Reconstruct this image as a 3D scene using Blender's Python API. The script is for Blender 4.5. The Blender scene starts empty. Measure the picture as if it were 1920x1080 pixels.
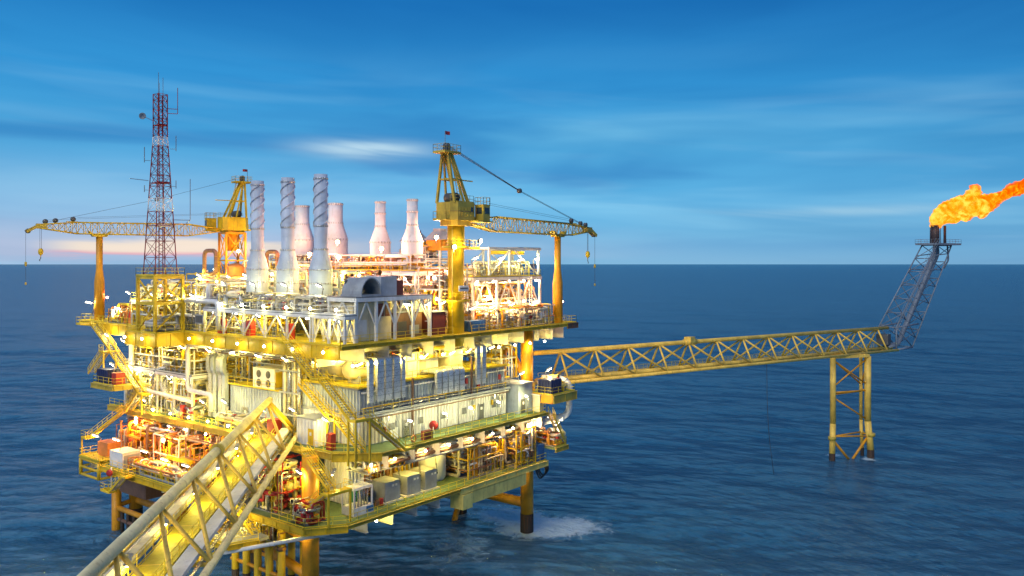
import bpy, math, random
from mathutils import Vector, Matrix
R = math.radians
scene = bpy.context.scene
col = scene.collection
# ---------------------------------------------------------------- camera
# world axes follow the platform: x runs along its long front, y along its other front, z = 0 at sea level
HEAD = R(37.9)
cam_d = bpy.data.cameras.new('camera'); cam = bpy.data.objects.new('camera', cam_d); col.objects.link(cam)
cam.location = (-66.3, -77.3, 43.0)
cam.rotation_euler = (R(90), 0, HEAD - R(90))
cam_d.sensor_width = 36; cam_d.lens = 36 * 1527 / 1920
cam_d.shift_y = -45 / 1920
cam_d.clip_start = 0.5; cam_d.clip_end = 150000
scene.camera = cam
# ---------------------------------------------------------------- render look
scene.view_settings.view_transform = 'Standard'; scene.view_settings.look = 'None'
scene.view_settings.exposure = 0.35; scene.view_settings.gamma = 1.0
scene.render.engine = 'CYCLES'
scene.cycles.use_denoising = True
scene.cycles.max_bounces = 5; scene.cycles.diffuse_bounces = 2; scene.cycles.glossy_bounces = 2
scene.cycles.sample_clamp_indirect = 6.0
scene.cycles.use_light_tree = True
scene.cycles.volume_step_rate = .5; scene.cycles.volume_bounces = 0
# ---------------------------------------------------------------- world: blue hour sky with streaky cloud
def lin(r, g, b):
    f = lambda c: (c/255/12.92) if c <= 10 else ((c/255+.055)/1.055)**2.4
    return (f(r), f(g), f(b), 1)
class NT:
    def __init__(s, t): s.t = t; s.n = t.nodes; s.l = t.links; s.n.clear()
    def add(s, ty, **k):
        n = s.n.new(ty)
        for a, v in k.items(): setattr(n, a, v)
        return n
    def put(s, sock, v):
        if isinstance(v, bpy.types.NodeSocket): s.l.new(v, sock)
        else: sock.default_value = v
    def math(s, op, a, b=0.0, c=0.0, clamp=False):
        n = s.add('ShaderNodeMath', operation=op, use_clamp=clamp)
        s.put(n.inputs[0], a); s.put(n.inputs[1], b); s.put(n.inputs[2], c); return n.outputs[0]
    def smooth(s, v, a, b, lo=0.0, hi=1.0):
        n = s.add('ShaderNodeMapRange', interpolation_type='SMOOTHSTEP', clamp=True)
        for i, q in enumerate((v, a, b, lo, hi)): s.put(n.inputs[i], q)
        return n.outputs[0]
    def mix(s, f, a, b, mode='MIX'):
        n = s.add('ShaderNodeMix', data_type='RGBA', blend_type=mode)
        s.put(n.inputs[0], f); s.put(n.inputs[6], a); s.put(n.inputs[7], b); return n.outputs[2]
    def ramp(s, f, stops, interp='LINEAR'):
        n = s.add('ShaderNodeValToRGB'); e = n.color_ramp; e.interpolation = interp
        while len(e.elements) < len(stops): e.elements.new(1)
        for q, (p, c) in zip(e.elements, stops): q.position = p; q.color = c
        s.put(n.inputs[0], f); return n.outputs[0]
    def xyz(s, x, y, z):
        n = s.add('ShaderNodeCombineXYZ')
        for i, q in enumerate((x, y, z)): s.put(n.inputs[i], q)
        return n.outputs[0]
    def noise(s, v, scale, detail=4, rough=.55, dist=0.0):
        n = s.add('ShaderNodeTexNoise')
        s.put(n.inputs['Vector'], v); s.put(n.inputs['Scale'], scale); s.put(n.inputs['Detail'], detail)
        s.put(n.inputs['Roughness'], rough); s.put(n.inputs['Distortion'], dist); return n.outputs['Fac']
w = bpy.data.worlds.new('World'); scene.world = w; w.use_nodes = True
N = NT(w.node_tree)
d = N.add('ShaderNodeTexCoord').outputs['Generated']
sp = N.add('ShaderNodeSeparateXYZ'); N.put(sp.inputs[0], d)
vx, vy, vz = sp.outputs
az = N.math('SUBTRACT', HEAD, N.math('ARCTAN2', vy, vx))        # radians, growing to the right of the view axis
el = N.math('ARCSINE', vz)
base = N.ramp(vz, [(0, lin(118,172,212)), (.03, lin(106,172,216)), (.075, lin(86,168,220)), (.14, lin(70,158,214)), (.21, lin(46,138,204)),
                   (.30, lin(26,108,180)), (.55, lin(18,88,160)), (1, lin(18,82,150))])
# the afterglow sits to the left of the view: that half of the sky is a little brighter
aft = N.math('COSINE', N.math('ADD', az, R(40)))
base = N.mix(N.smooth(aft, -.2, 1.0), N.mix(1.0, base, (.70,.74,.80,1), 'MULTIPLY'), N.mix(1.0, base, (1.18,1.12,1.06,1), 'MULTIPLY'))
# long thin streaks, flattened towards the horizon
st = N.noise(N.xyz(N.math('MULTIPLY', az, 1.6), N.math('MULTIPLY', el, 15.0), 3.7), 1.25, 3, .45, .5)
st2 = N.noise(N.xyz(N.math('MULTIPLY', az, 3.0), N.math('ADD', N.math('MULTIPLY', el, 30.0), N.math('MULTIPLY', az, 2.0)), 9.1), 1.2, 3, .5, .6)
low = N.math('MULTIPLY', N.smooth(vz, .0, .05), N.smooth(vz, .27, .10))
c1 = N.math('MULTIPLY', N.smooth(st, .50, .74), low)
c2 = N.math('MULTIPLY', N.smooth(st2, .52, .78), low)
sky = N.mix(N.math('MULTIPLY', c1, .42), base, lin(150,212,242))
sky = N.mix(N.math('MULTIPLY', c2, .12), sky, lin(176,214,236))
dk = N.math('MULTIPLY', N.smooth(st, .48, .28), low)
sky = N.mix(N.math('MULTIPLY', dk, .52), sky, lin(42,116,186))
def blob(a0, e0, ra, re):
    u = N.math('DIVIDE', N.math('SUBTRACT', az, a0), ra); v = N.math('DIVIDE', N.math('SUBTRACT', el, e0), re)
    q = N.math('ADD', N.math('MULTIPLY', u, u), N.math('MULTIPLY', v, v))
    return N.math('POWER', 2.718, N.math('MULTIPLY', q, -1.0))
gap = N.math('MULTIPLY', blob(-.178, .138, .066, .0105), N.smooth(st2, .10, .55))
sky = N.mix(N.math('MULTIPLY', gap, .95, clamp=True), sky, lin(214,240,248))
gap2 = N.math('MULTIPLY', blob(.10, .158, .22, .020), N.smooth(st, .30, .65))
sky = N.mix(N.math('MULTIPLY', gap2, .50, clamp=True), sky, lin(140,212,242))
gap3 = N.math('MULTIPLY', blob(.43, .060, .16, .006), N.smooth(st2, .30, .62))
sky = N.mix(N.math('MULTIPLY', gap3, .6, clamp=True), sky, lin(168,206,226))
# pale haze over the left horizon and the pink and cream band of the sunset in it
haze = N.math('MULTIPLY', N.smooth(az, .12, -.45), N.smooth(vz, .15, .01))
sky = N.mix(N.math('MULTIPLY', haze, .70), sky, lin(176,202,230))
edge = N.noise(N.xyz(N.math('MULTIPLY', az, 7.0), N.math('MULTIPLY', el, 60.0), 1.3), 1.0, 4, .55, .5)
wob = N.math('ADD', el, N.math('MULTIPLY', N.math('SUBTRACT', edge, .5), .020))
band = N.math('MULTIPLY', N.math('MULTIPLY', N.smooth(wob, .0065, .0115), N.smooth(wob, .031, .021)), N.math('MULTIPLY', N.smooth(az, -.12, -.34), N.smooth(az, -.545, -.48)))
pk = N.mix(N.smooth(wob, .009, .017), lin(248,176,182), lin(255,240,212))
sky = N.mix(N.math('MULTIPLY', band, .95), sky, pk)
blush = N.math('MULTIPLY', N.math('MULTIPLY', N.smooth(wob, .0, .012), N.smooth(wob, .055, .018)), N.smooth(az, .30, -.30))
sky = N.mix(N.math('MULTIPLY', blush, .22), sky, lin(240,196,206))
veil = N.noise(N.xyz(N.math('MULTIPLY', az, 1.1), N.math('MULTIPLY', el, 6.0), 5.5), 1.6, 4, .55, .8)
sky = N.mix(N.smooth(veil, .32, .70), N.mix(1.0, sky, (.80,.86,.90,1), 'MULTIPLY'), N.mix(1.0, sky, (1.10,1.05,1.02,1), 'MULTIPLY'))
bg = N.add('ShaderNodeBackground'); N.put(bg.inputs[0], sky); bg.inputs[1].default_value = .84
wo = N.add('ShaderNodeOutputWorld'); N.l.new(bg.outputs[0], wo.inputs[0])
# ---------------------------------------------------------------- the last soft daylight
sd = bpy.data.lights.new('sun', 'SUN'); sun = bpy.data.objects.new('sun', sd); col.objects.link(sun)
sd.energy = 1.7; sd.angle = R(50); sd.color = (1.0, .94, .86)
sun.rotation_euler = (R(48), 0, HEAD - R(90) - R(28))

# ================================================================= helpers
def tag(o, label=None, cat=None, group=None, kind=None):
    for k, v in (('label', label), ('category', cat), ('group', group), ('kind', kind)):
        if v: o[k] = v
    return o
def thing(name, label, cat, loc=(0,0,0), rz=0.0, group=None):
    o = bpy.data.objects.new(name, None); col.objects.link(o)
    o.empty_display_size = .3; o.location = loc; o.rotation_euler = (0, 0, rz)
    return tag(o, label, cat, group)
def V(*a): return Vector(a[0] if len(a) == 1 else a)
def frame_of(dv):
    dv = dv.normalized(); up = V(0,0,1) if abs(dv.z) < .95 else V(0,1,0)
    a = dv.cross(up).normalized(); return a, a.cross(dv)
class MB:
    def __init__(s): s.v = []; s.f = []; s.s = []
    def face(s, ids, sm=False): s.f.append(ids); s.s.append(sm)
    def ring(s, c, a, b, r, n):
        k = len(s.v)
        for i in range(n):
            t = 2*math.pi*(i+.5)/n; s.v.append(c + a*(r*math.cos(t)) + b*(r*math.sin(t)))
        return k
    def skin(s, k0, k1, n, sm=True):
        for i in range(n):
            j = (i+1) % n; s.face((k0+i, k0+j, k1+j, k1+i), sm)
    def tube(s, p, q, r, r2=None, n=8, cap=True):
        p, q = V(p), V(q)
        if (q-p).length < 1e-5: return s
        a, b = frame_of(q-p)
        k0 = s.ring(p, a, b, r, n); k1 = s.ring(q, a, b, r if r2 is None else r2, n); s.skin(k0, k1, n, n > 5)
        if cap: s.face(tuple(range(k0, k0+n))[::-1]); s.face(tuple(range(k1, k1+n)))
        return s
    def path(s, pts, r, bend=None, n=8, seg=4):
        pts = [V(p) for p in pts]; bend = bend or r*2.2; out = [pts[0]]
        for i in range(1, len(pts)-1):
            a, b, c = pts[i-1], pts[i], pts[i+1]; u = (a-b); w_ = (c-b)
            L = min(bend, u.length*.48, w_.length*.48); p0 = b + u.normalized()*L; p1 = b + w_.normalized()*L
            for j in range(seg+1):
                t = j/seg; out.append(p0*(1-t)**2 + b*2*t*(1-t) + p1*t*t)
        out.append(pts[-1]); prev = None; a = None
        for i, p in enumerate(out):
            dv = (out[min(i+1, len(out)-1)] - out[max(i-1, 0)]).normalized()
            if a is None: a, b = frame_of(dv)
            else:
                a = (a - dv*a.dot(dv)).normalized(); b = a.cross(dv)
            k = s.ring(p, a, b, r, n)
            if prev is not None: s.skin(prev, k, n)
            else: s.face(tuple(range(k, k+n))[::-1])
            prev = k
        s.face(tuple(range(prev, prev+n))); return s
    def box(s, x0, x1, y0, y1, z0, z1):
        k = len(s.v)
        s.v += [V(x, y, z) for z in (z0, z1) for y in (y0, y1) for x in (x0, x1)]
        for q in ((0,2,3,1), (4,5,7,6), (0,1,5,4), (2,6,7,3), (0,4,6,2), (1,3,7,5)): s.face(tuple(k+i for i in q))
        return s
    def beam(s, p, q, w_, h=None, up=None):
        p, q = V(p), V(q); h = h or w_; a, b = frame_of(q-p); k = len(s.v)
        for c in (p, q): s.v += [c + a*(i*w_/2) + b*(j*h/2) for i, j in ((-1,-1), (1,-1), (1,1), (-1,1))]
        for i in range(4):
            j = (i+1) % 4; s.face((k+i, k+j, k+4+j, k+4+i))
        s.face((k+3, k+2, k+1, k)); s.face((k+4, k+5, k+6, k+7)); return s
    def ibeam(s, p, q, w_, h):
        p, q = V(p), V(q); a, b = frame_of(q-p); t = .05
        s.beam(p, q, t, h-.1)
        for e in (-1, 1): s.beam(p + b*(e*(h/2-t/2)), q + b*(e*(h/2-t/2)), w_, t)
        return s
    def lathe(s, c, prof, n=20, axis=None):
        c = V(c); ax = V(axis).normalized() if axis else V(0,0,1); a, b = frame_of(ax)
        prev = None
        for r, z in prof:
            k = s.ring(c + ax*z, a, b, max(r, .002), n)
            if prev is not None: s.skin(prev, k, n)
            else: s.face(tuple(range(k, k+n))[::-1])
            prev = k
        s.face(tuple(range(prev, prev+n))); return s
    def prism(s, poly, z0, z1):
        k = len(s.v); n = len(poly)
        s.v += [V(x, y, z0) for x, y in poly] + [V(x, y, z1) for x, y in poly]
        for i in range(n):
            j = (i+1) % n; s.face((k+i, k+j, k+n+j, k+n+i))
        s.face(tuple(range(k, k+n))[::-1]); s.face(tuple(range(k+n, k+2*n))); return s
    def corr(s, p, q, z0, z1, out, pitch=.62, dep=.13):
        """trapezoid corrugated sheet from p to q (2D); out = 2D outward normal"""
        p, q, out = V(p[0], p[1], 0), V(q[0], q[1], 0), V(out[0], out[1], 0)
        L = (q-p).length; n = max(2, round(L/pitch)); dv = (q-p)/n; prof = []
        for i in range(n):
            for t, h in ((0, 0), (.12, 1), (.5, 1), (.62, 0)): prof.append(p + dv*(i+t) + out*(dep*h))
        prof.append(q); k = len(s.v); m = len(prof)
        s.v += [V(a.x, a.y, z0) for a in prof] + [V(a.x, a.y, z1) for a in prof]
        for i in range(m-1): s.face((k+i, k+i+1, k+m+i+1, k+m+i))
        return s
    def rail(s, pts, h=1.1, step=1.6, r=.032, n=4):
        pts = [V(p) for p in pts]
        for a, b in zip(pts, pts[1:]):
            m = max(1, round((b-a).length/step))
            for z in (h, h*.55): s.tube(a+V(0,0,z), b+V(0,0,z), r, n=n, cap=False)
            for i in range(m+1):
                c = a.lerp(b, i/m); s.tube(c, c+V(0,0,h), r, n=n, cap=False)
            s.beam(a+V(0,0,.08), b+V(0,0,.08), .02, .15)
        return s
    def lattice(s, A, B, wa, wb, bays, r, rl, up=(0,0,1)):
        """four chord lattice between A and B; wa/wb = (width, height) at the ends"""
        A, B = V(A), V(B); dv = (B-A).normalized(); up = V(up); a = dv.cross(up).normalized(); b = a.cross(dv)
        P = lambda t, i, j: A.lerp(B, t) + a*(i*(wa[0]*(1-t)+wb[0]*t)/2) + b*(j*(wa[1]*(1-t)+wb[1]*t)/2)
        C = ((-1,-1), (1,-1), (1,1), (-1,1))
        for i, j in C: s.tube(P(0,i,j), P(1,i,j), r, n=6)
        for k in range(bays):
            t0, t1 = k/bays, (k+1)/bays
            for m in range(4):
                c0, c1 = C[m], C[(m+1) % 4]
                if (k+m) % 2: c0, c1 = c1, c0
                s.tube(P(t0,*c0), P(t1,*c1), rl, n=5, cap=False)
                s.tube(P(t0,*c0), P(t0,*c1), rl, n=5, cap=False)
        return s
    def mesh(s, name, mat, off=None):
        me = bpy.data.meshes.new(name); o = V(off) if off is not None else V(0,0,0)
        me.from_pydata([tuple(v - o) for v in s.v], [], s.f)
        me.polygons.foreach_set('use_smooth', s.s); me.materials.append(mat); me.update(); return me
    def build(s, name, mat, parent=None, loc=None, local=False):
        """one mesh object; vertices are world coordinates unless local"""
        chain = V(0,0,0)
        if parent is not None and not local:
            q = parent
            while q is not None: chain = chain + q.location; q = q.parent
        here = V(loc) if loc is not None else V(0,0,0)
        o = bpy.data.objects.new(name, s.mesh(name, mat, None if local else chain + (here if parent is None else V(0,0,0))))
        col.objects.link(o)
        if parent is not None: o.parent = parent
        elif loc is not None: o.location = loc
        return o
def place(name, me, parent=None, loc=(0,0,0), rz=0.0):
    o = bpy.data.objects.new(name, me); col.objects.link(o); o.parent = parent; o.location = loc; o.rotation_euler = (0,0,rz); return o
ORD = ['first','second','third','fourth','fifth','sixth','seventh','eighth','ninth','tenth','eleventh','twelfth','thirteenth','fourteenth','fifteenth','sixteenth']

# ================================================================= materials
M = {}
def paint(name, c, rough=.5, metal=0.0, dirt=.28, rust=0.0, bump=.12, scale=.45):
    m = bpy.data.materials.new(name); m.use_nodes = True; n = NT(m.node_tree)
    pos = n.add('ShaderNodeNewGeometry').outputs['Position']
    s_ = n.add('ShaderNodeSeparateXYZ'); n.put(s_.inputs[0], pos)
    big = n.noise(pos, scale, 5, .6); fine = n.noise(pos, 5.0, 4, .65)
    streak = n.noise(n.xyz(n.math('MULTIPLY', s_.outputs[0], 2.6), n.math('MULTIPLY', s_.outputs[1], 2.6), n.math('MULTIPLY', s_.outputs[2], .22)), 1.0, 5, .65)
    lo = tuple(v*(1-dirt) for v in c[:3]) + (1,); hi = tuple(min(1, v*1.08) for v in c[:3]) + (1,)
    k = n.mix(n.smooth(big, .3, .7), lo, hi)
    k = n.mix(n.math('MULTIPLY', n.smooth(streak, .52, .78), dirt*1.1, clamp=True), k, (c[0]*.42, c[1]*.38, c[2]*.34, 1))
    if rust: k = n.mix(n.math('MULTIPLY', n.smooth(n.math('ADD', streak, n.math('MULTIPLY', fine, .35)), .76-.1*rust, .90), min(1, rust), clamp=True), k, (.17, .055, .018, 1))
    b = n.add('ShaderNodeBsdfPrincipled'); n.put(b.inputs['Base Color'], k); b.inputs['Metallic'].default_value = metal
    n.put(b.inputs['Roughness'], n.smooth(fine, .2, .8, max(.05, rough-.12), min(1, rough+.15)))
    if bump:
        bp = n.add('ShaderNodeBump'); bp.inputs['Strength'].default_value = bump; bp.inputs['Distance'].default_value = .05
        n.put(bp.inputs['Height'], n.noise(pos, 2.2, 4, .6)); n.put(b.inputs['Normal'], bp.outputs[0])
    o = n.add('ShaderNodeOutputMaterial'); n.l.new(b.outputs[0], o.inputs[0]); M[name] = m; return m
def glow(name, c, strength):
    m = bpy.data.materials.new(name); m.use_nodes = True; n = NT(m.node_tree)
    e = n.add('ShaderNodeEmission'); e.inputs[0].default_value = c; e.inputs[1].default_value = strength
    o = n.add('ShaderNodeOutputMaterial'); n.l.new(e.outputs[0], o.inputs[0]); m.cycles.emission_sampling = 'NONE'; M[name] = m
paint('yellow', (.72,.48,.012), .45, rust=.45)
paint('yellow_deep', (.74,.33,.010), .45, rust=.4)
paint('yellow_pale', (.78,.64,.17), .5, rust=.3)
paint('bridge_cream', (.94,.82,.42), .5, rust=.35)
paint('bridge_yellow', (.90,.60,.10), .5, rust=.45)
paint('yellow_rail', (.80,.60,.03), .5, dirt=.15, bump=0)
paint('olive_yellow', (.54,.40,.05), .5, rust=.4)
paint('white', (.78,.78,.76), .45, rust=.22, dirt=.2)
paint('stack_white', (.70,.72,.76), .55, rust=.18, dirt=.20, bump=.15, scale=.3)
paint('stack_blue', (.50,.58,.70), .5, rust=.18, dirt=.20, bump=.15, scale=.3)
paint('clad', (.66,.68,.71), .32, metal=.55, dirt=.15)
paint('cream', (.74,.66,.44), .45, rust=.2)
paint('grey', (.36,.39,.42), .5, rust=.2)
paint('grey_blue', (.40,.46,.53), .5, rust=.15)
paint('dark_grey', (.10,.105,.11), .55, rust=.2)
paint('steel', (.55,.54,.50), .3, metal=.9, dirt=.25)
paint('boom_grey', (.20,.25,.31), .5, rust=.3)
paint('flare_dark', (.055,.04,.045), .6, rust=.7)
paint('black', (.02,.02,.022), .6)
paint('marine_black', (.028,.02,.015), .75, rust=.6)
paint('green_deck', (.14,.22,.085), .6, dirt=.45, rust=.15, scale=.3)
paint('yellow_deck', (.56,.44,.02), .6, dirt=.4, rust=.25)
paint('grey_deck', (.24,.25,.25), .6, dirt=.4, rust=.3)
paint('red', (.48,.03,.025), .45, rust=.1)
paint('maroon', (.16,.03,.025), .5, rust=.2)
paint('mast_red', (.24,.016,.022), .5)
paint('orange', (.62,.22,.05), .45)
paint('brown', (.20,.11,.07), .6, rust=.4)
paint('pipe_brown', (.30,.15,.08), .5, rust=.4)
paint('blue', (.03,.13,.34), .45)
paint('navy', (.015,.025,.10), .45)
paint('green', (.01,.22,.07), .4)
paint('wire', (.03,.03,.035), .6, bump=0)
paint('glass', (.03,.045,.06), .08, dirt=.1, bump=0)
glow('tube_glow', (1.0,.93,.68,1), 26.0)
glow('sodium_glow', (1.0,.62,.20,1), 34.0)
glow('red_glow', (1.0,.30,.22,1), 18.0)
glow('window_glow', (1.0,.78,.34,1), 3.0)
# ================================================================= the sea
def make_sea():
    rnd = random.Random(4); waves = []
    for i in range(34):
        L = 2.2*1.115**i; a = R(205) + rnd.gauss(0, .55); waves.append((2*math.pi/L*math.cos(a), 2*math.pi/L*math.sin(a), rnd.random()*6.28, .0042*L**.74, L))
    cx, cy = -20.0, -35.0; rings = [0.0]; r = 14.0
    while r < 120000: rings.append(r); r += max(.95, (r-14)*.0085 + .55) if r < 420 else r*.045
    n = 560; vs = []; fs = []
    for k, r in enumerate(rings):
        cell = 2*math.pi*r/n
        for i in range(n):
            t = 2*math.pi*(i + .5*(k % 2))/n; x, y = cx + r*math.cos(t), cy + r*math.sin(t); z = 0.0
            if r < 900:
                for kx, ky, ph, am, L in waves:
                    if L > 2.0*cell: z += am*math.sin(kx*x + ky*y + ph)*min(1, (900-r)/400)
            vs.append((x, y, z))
    for k in range(len(rings)-1):
        for i in range(n):
            j = (i+1) % n; a = k*n; b = a+n; fs.append((a+i, a+j, b+j, b+i))
    me = bpy.data.meshes.new('sea'); me.from_pydata(vs, [], fs); me.polygons.foreach_set('use_smooth', [True]*len(fs))
    m = bpy.data.materials.new('sea_water'); m.use_nodes = True; N = NT(m.node_tree)
    pos = N.add('ShaderNodeNewGeometry').outputs['Position']
    mp = N.add('ShaderNodeMapping'); mp.inputs['Rotation'].default_value = (0,0,R(25)); mp.inputs['Scale'].default_value = (1.0, .55, 1.0); N.put(mp.inputs[0], pos)
    n1 = N.noise(mp.outputs[0], .62, 7, .68, .4); n2 = N.noise(mp.outputs[0], .09, 4, .55); n3 = N.noise(mp.outputs[0], .012, 3, .5); n4 = N.noise(mp.outputs[0], .27, 5, .6, .5)
    h = N.math('ADD', N.math('MULTIPLY', n1, 1.5), N.math('ADD', N.math('MULTIPLY', n2, 1.3), N.math('MULTIPLY', n4, 1.7)))
    # churned white water downwind of the outfall by the corner leg
    sp = N.add('ShaderNodeSeparateXYZ'); N.put(sp.inputs[0], pos)
    def patch(x0, y0, a, la, lb):
        dx = N.math('SUBTRACT', sp.outputs[0], x0); dy = N.math('SUBTRACT', sp.outputs[1], y0); c, s = math.cos(a), math.sin(a)
        u = N.math('DIVIDE', N.math('ADD', N.math('MULTIPLY', dx, c), N.math('MULTIPLY', dy, s)), la)
        v = N.math('DIVIDE', N.math('SUBTRACT', N.math('MULTIPLY', dy, c), N.math('MULTIPLY', dx, s)), lb)
        return N.math('POWER', 2.718, N.math('MULTIPLY', N.math('ADD', N.math('MULTIPLY', u, u), N.math('MULTIPLY', v, v)), -1.0))
    fo = N.math('MAXIMUM', patch(43.0, .2, R(-52), 8.5, 4.8), N.math('MULTIPLY', patch(43.5, 7.5, R(100), 8.0, 4.6), .85))
    fo = N.math('MAXIMUM', fo, N.math('MULTIPLY', patch(28, 6, R(40), 14.0, 7.0), .38))
    fn = N.noise(pos, .45, 6, .62, 1.0)
    foam = N.smooth(N.math('ADD', N.math('MULTIPLY', fo, 1.7), N.math('MULTIPLY', N.math('SUBTRACT', fn, .5), 1.5)), .30, 1.15)
    for lx, ly in ((-2,4.4), (39.5,2), (39.6,16.4), (2,55), (2,41), (123.9,-21.2), (124.9,-28.4)):
        foam = N.math('MAXIMUM', foam, N.math('MULTIPLY', N.smooth(N.math('ADD', patch(lx-.5, ly-.5, 0, 2.3, 2.3), N.math('MULTIPLY', N.math('SUBTRACT', fn, .5), 1.3)), .45, 1.0), .8))
    capn = N.noise(mp.outputs[0], .16, 7, .75, 1.0)
    foam = N.math('MAXIMUM', foam, N.math('MULTIPLY', N.smooth(capn, .70, .79), .30))
    tone = N.mix(N.smooth(n3, .3, .7), (.019,.080,.150,1), (.026,.100,.180,1))
    b = N.add('ShaderNodeBsdfDiffuse'); N.put(b.inputs['Color'], N.mix(foam, tone, (.72,.88,.94,1)))
    gl = N.add('ShaderNodeBsdfGlossy'); gl.inputs['Color'].default_value = (.78,.93,1,1); N.put(gl.inputs['Roughness'], N.math('ADD', N.math('MULTIPLY', foam, .4), .11))
    bp = N.add('ShaderNodeBump'); bp.inputs['Strength'].default_value = 1.0; bp.inputs['Distance'].default_value = 1.3; N.put(bp.inputs['Height'], h); N.put(b.inputs['Normal'], bp.outputs[0]); N.put(gl.inputs['Normal'], bp.outputs[0])
    fz = N.add('ShaderNodeFresnel'); fz.inputs[0].default_value = 1.33; N.put(fz.inputs['Normal'], bp.outputs[0])
    mx = N.add('ShaderNodeMixShader'); N.put(mx.inputs[0], N.math('MINIMUM', N.math('MULTIPLY', fz.outputs[0], 1.0), .42)); N.l.new(b.outputs[0], mx.inputs[1]); N.l.new(gl.outputs[0], mx.inputs[2])   # a ruffled sea never mirrors fully at a grazing angle
    o = N.add('ShaderNodeOutputMaterial'); N.l.new(mx.outputs[0], o.inputs[0]); me.materials.append(m)
    ob = bpy.data.objects.new('sea', me); col.objects.link(ob); ob['kind'] = 'structure'
make_sea()

# ================================================================= jacket: legs and braces standing in the sea
def leg_part(root, p, q, r, name='leg', dark=True, n=20):
    """a leg from the sea bed side up; black marine band at the water line"""
    p, q = V(p), V(q); t = (2.6-p.z)/(q.z-p.z); m = p.lerp(q, t)
    o = MB().tube(m, q, r, n=n).build(name, M['yellow_deep'], root)
    if dark: MB().tube(p, m, r*1.03, n=n).build('splash_zone', M['marine_black'], o)
    return o
jk = thing('steel_jacket', 'yellow tubular legs and braces that carry the platform out of the sea', 'jacket', (19, 28, 0))
LEGS = [(-2,4.4), (39.5,2), (39.6,16.4), (39.6,40), (2,55), (2,41), (20,55), (2,22)]
for x, y in LEGS: leg_part(jk, (x,y,-6), (x,y,19.2), 1.05)
for x, y in ((39.5,2), (39.5,7.4)): MB().tube((x,y,19.9), (x,y,32.4), 1.0, n=20).build('upper_leg', M['yellow_deep'], jk)
for x, y in ((2,55), (2,41), (39.6,40), (20,55)): MB().tube((x,y,19.9), (x,y,31.0), .85, n=16).build('upper_leg', M['yellow'], jk)
def brace(root, p, q, r, mat='yellow_deep', name='brace', n=12): return MB().tube(p, q, r, n=n).build(name, M[mat], root)
for p, q, r in [((39.5,2,4.2), (39.6,16.4,4.2), .8), ((39.6,16.4,4.2), (39.6,40,4.2), .6), ((-2,4.4,8.4), (2,22,8.4), .5),
                ((2,55,4), (2,41,4), .6), ((2,41,4), (2,22,4), .6), ((2,22,4.2), (-2,4.4,4.2), .6), ((2,55,4), (20,55,4), .5),
                ((39.6,16.4,10), (39.6,26,-4), .5), ((39.6,40,8), (39.6,26,-4), .5), ((39.6,16.4,3), (34,14,-3), .5),
                ((39.5,7.4,31.5), (39.5,.6,22), .55), ((39.5,7.4,31.5), (39.5,14,21), .55),
                ((39.6,16.4,14.2), (31,16.4,19.0), .5), ((39.6,16.4,14.2), (39.6,8.0,19.0), .55)]: brace(jk, p, q, r)
for i in range(9): MB().tube((2, 22+i*2.1, 4), (2, 22+i*2.1, 2.2), .22, n=8).build('anode_stub', M['yellow_deep'], jk)
cd = thing('conductor_cluster', 'row of yellow well conductor pipes with rusty clamps going down into the sea', 'well conductors', (-1, 10, 0))
k = 0
for ix in range(2):
    for iy in range(5):
        x, y = -3.2 + ix*3.4, 8.6 + iy*2.5
        o = MB().tube((x,y,-5), (x,y,11.4), .48, n=14).build('conductor', M['yellow'], cd)
        MB().tube((x,y,7.0+ix*.2), (x,y,7.5+ix*.2), .60, n=14).build('clamp', M['brown'], o)
        MB().tube((x,y,-5.1), (x,y,2.4), .50, n=14).build('splash_zone', M['marine_black'], o)
for z in (3.6, 7.2): MB().tube((-3.2,8,z), (-3.2,19.5,z), .25, n=8).tube((.2,8,z), (.2,19.5,z), .25, n=8).build('guide_frame', M['yellow_deep'], cd)
# mooring and boat fender by the far left leg
bl = thing('boat_landing', 'rusty yellow boat landing frame with black fender posts at the far leg', 'boat landing', (-1, 49, 0))
for i in range(6): MB().tube((-1.2,43.6+i*1.9,-3), (-1.2,43.6+i*1.9,3.2), .30, n=10).build('fender_post', M['marine_black'], bl)
MB().tube((-1.2,43,3.4), (-1.2,54.4,3.4), .42, n=10).build('top_beam', M['yellow_deep'], bl)
MB().tube((-1.2,43,1.6), (-1.2,54.4,1.6), .3, n=10).build('low_beam', M['brown'], bl)
MB().box(-1.6,1.4,45,53,6.4,8.6).build('platform_box', M['brown'], bl)
MB().tube((-1.2,55,-3), (-1.2,55,6.4), .75, n=14).build('fender_leg', M['yellow_deep'], bl)
MB().tube((-1.2,55,3.6), (2,55,4.0), .4, n=10).build('strut', M['yellow_deep'], bl)
MB().tube((-1.2,43.2,2), (2,41,4.0), .35, n=10).build('strut', M['yellow_deep'], bl)

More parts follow.
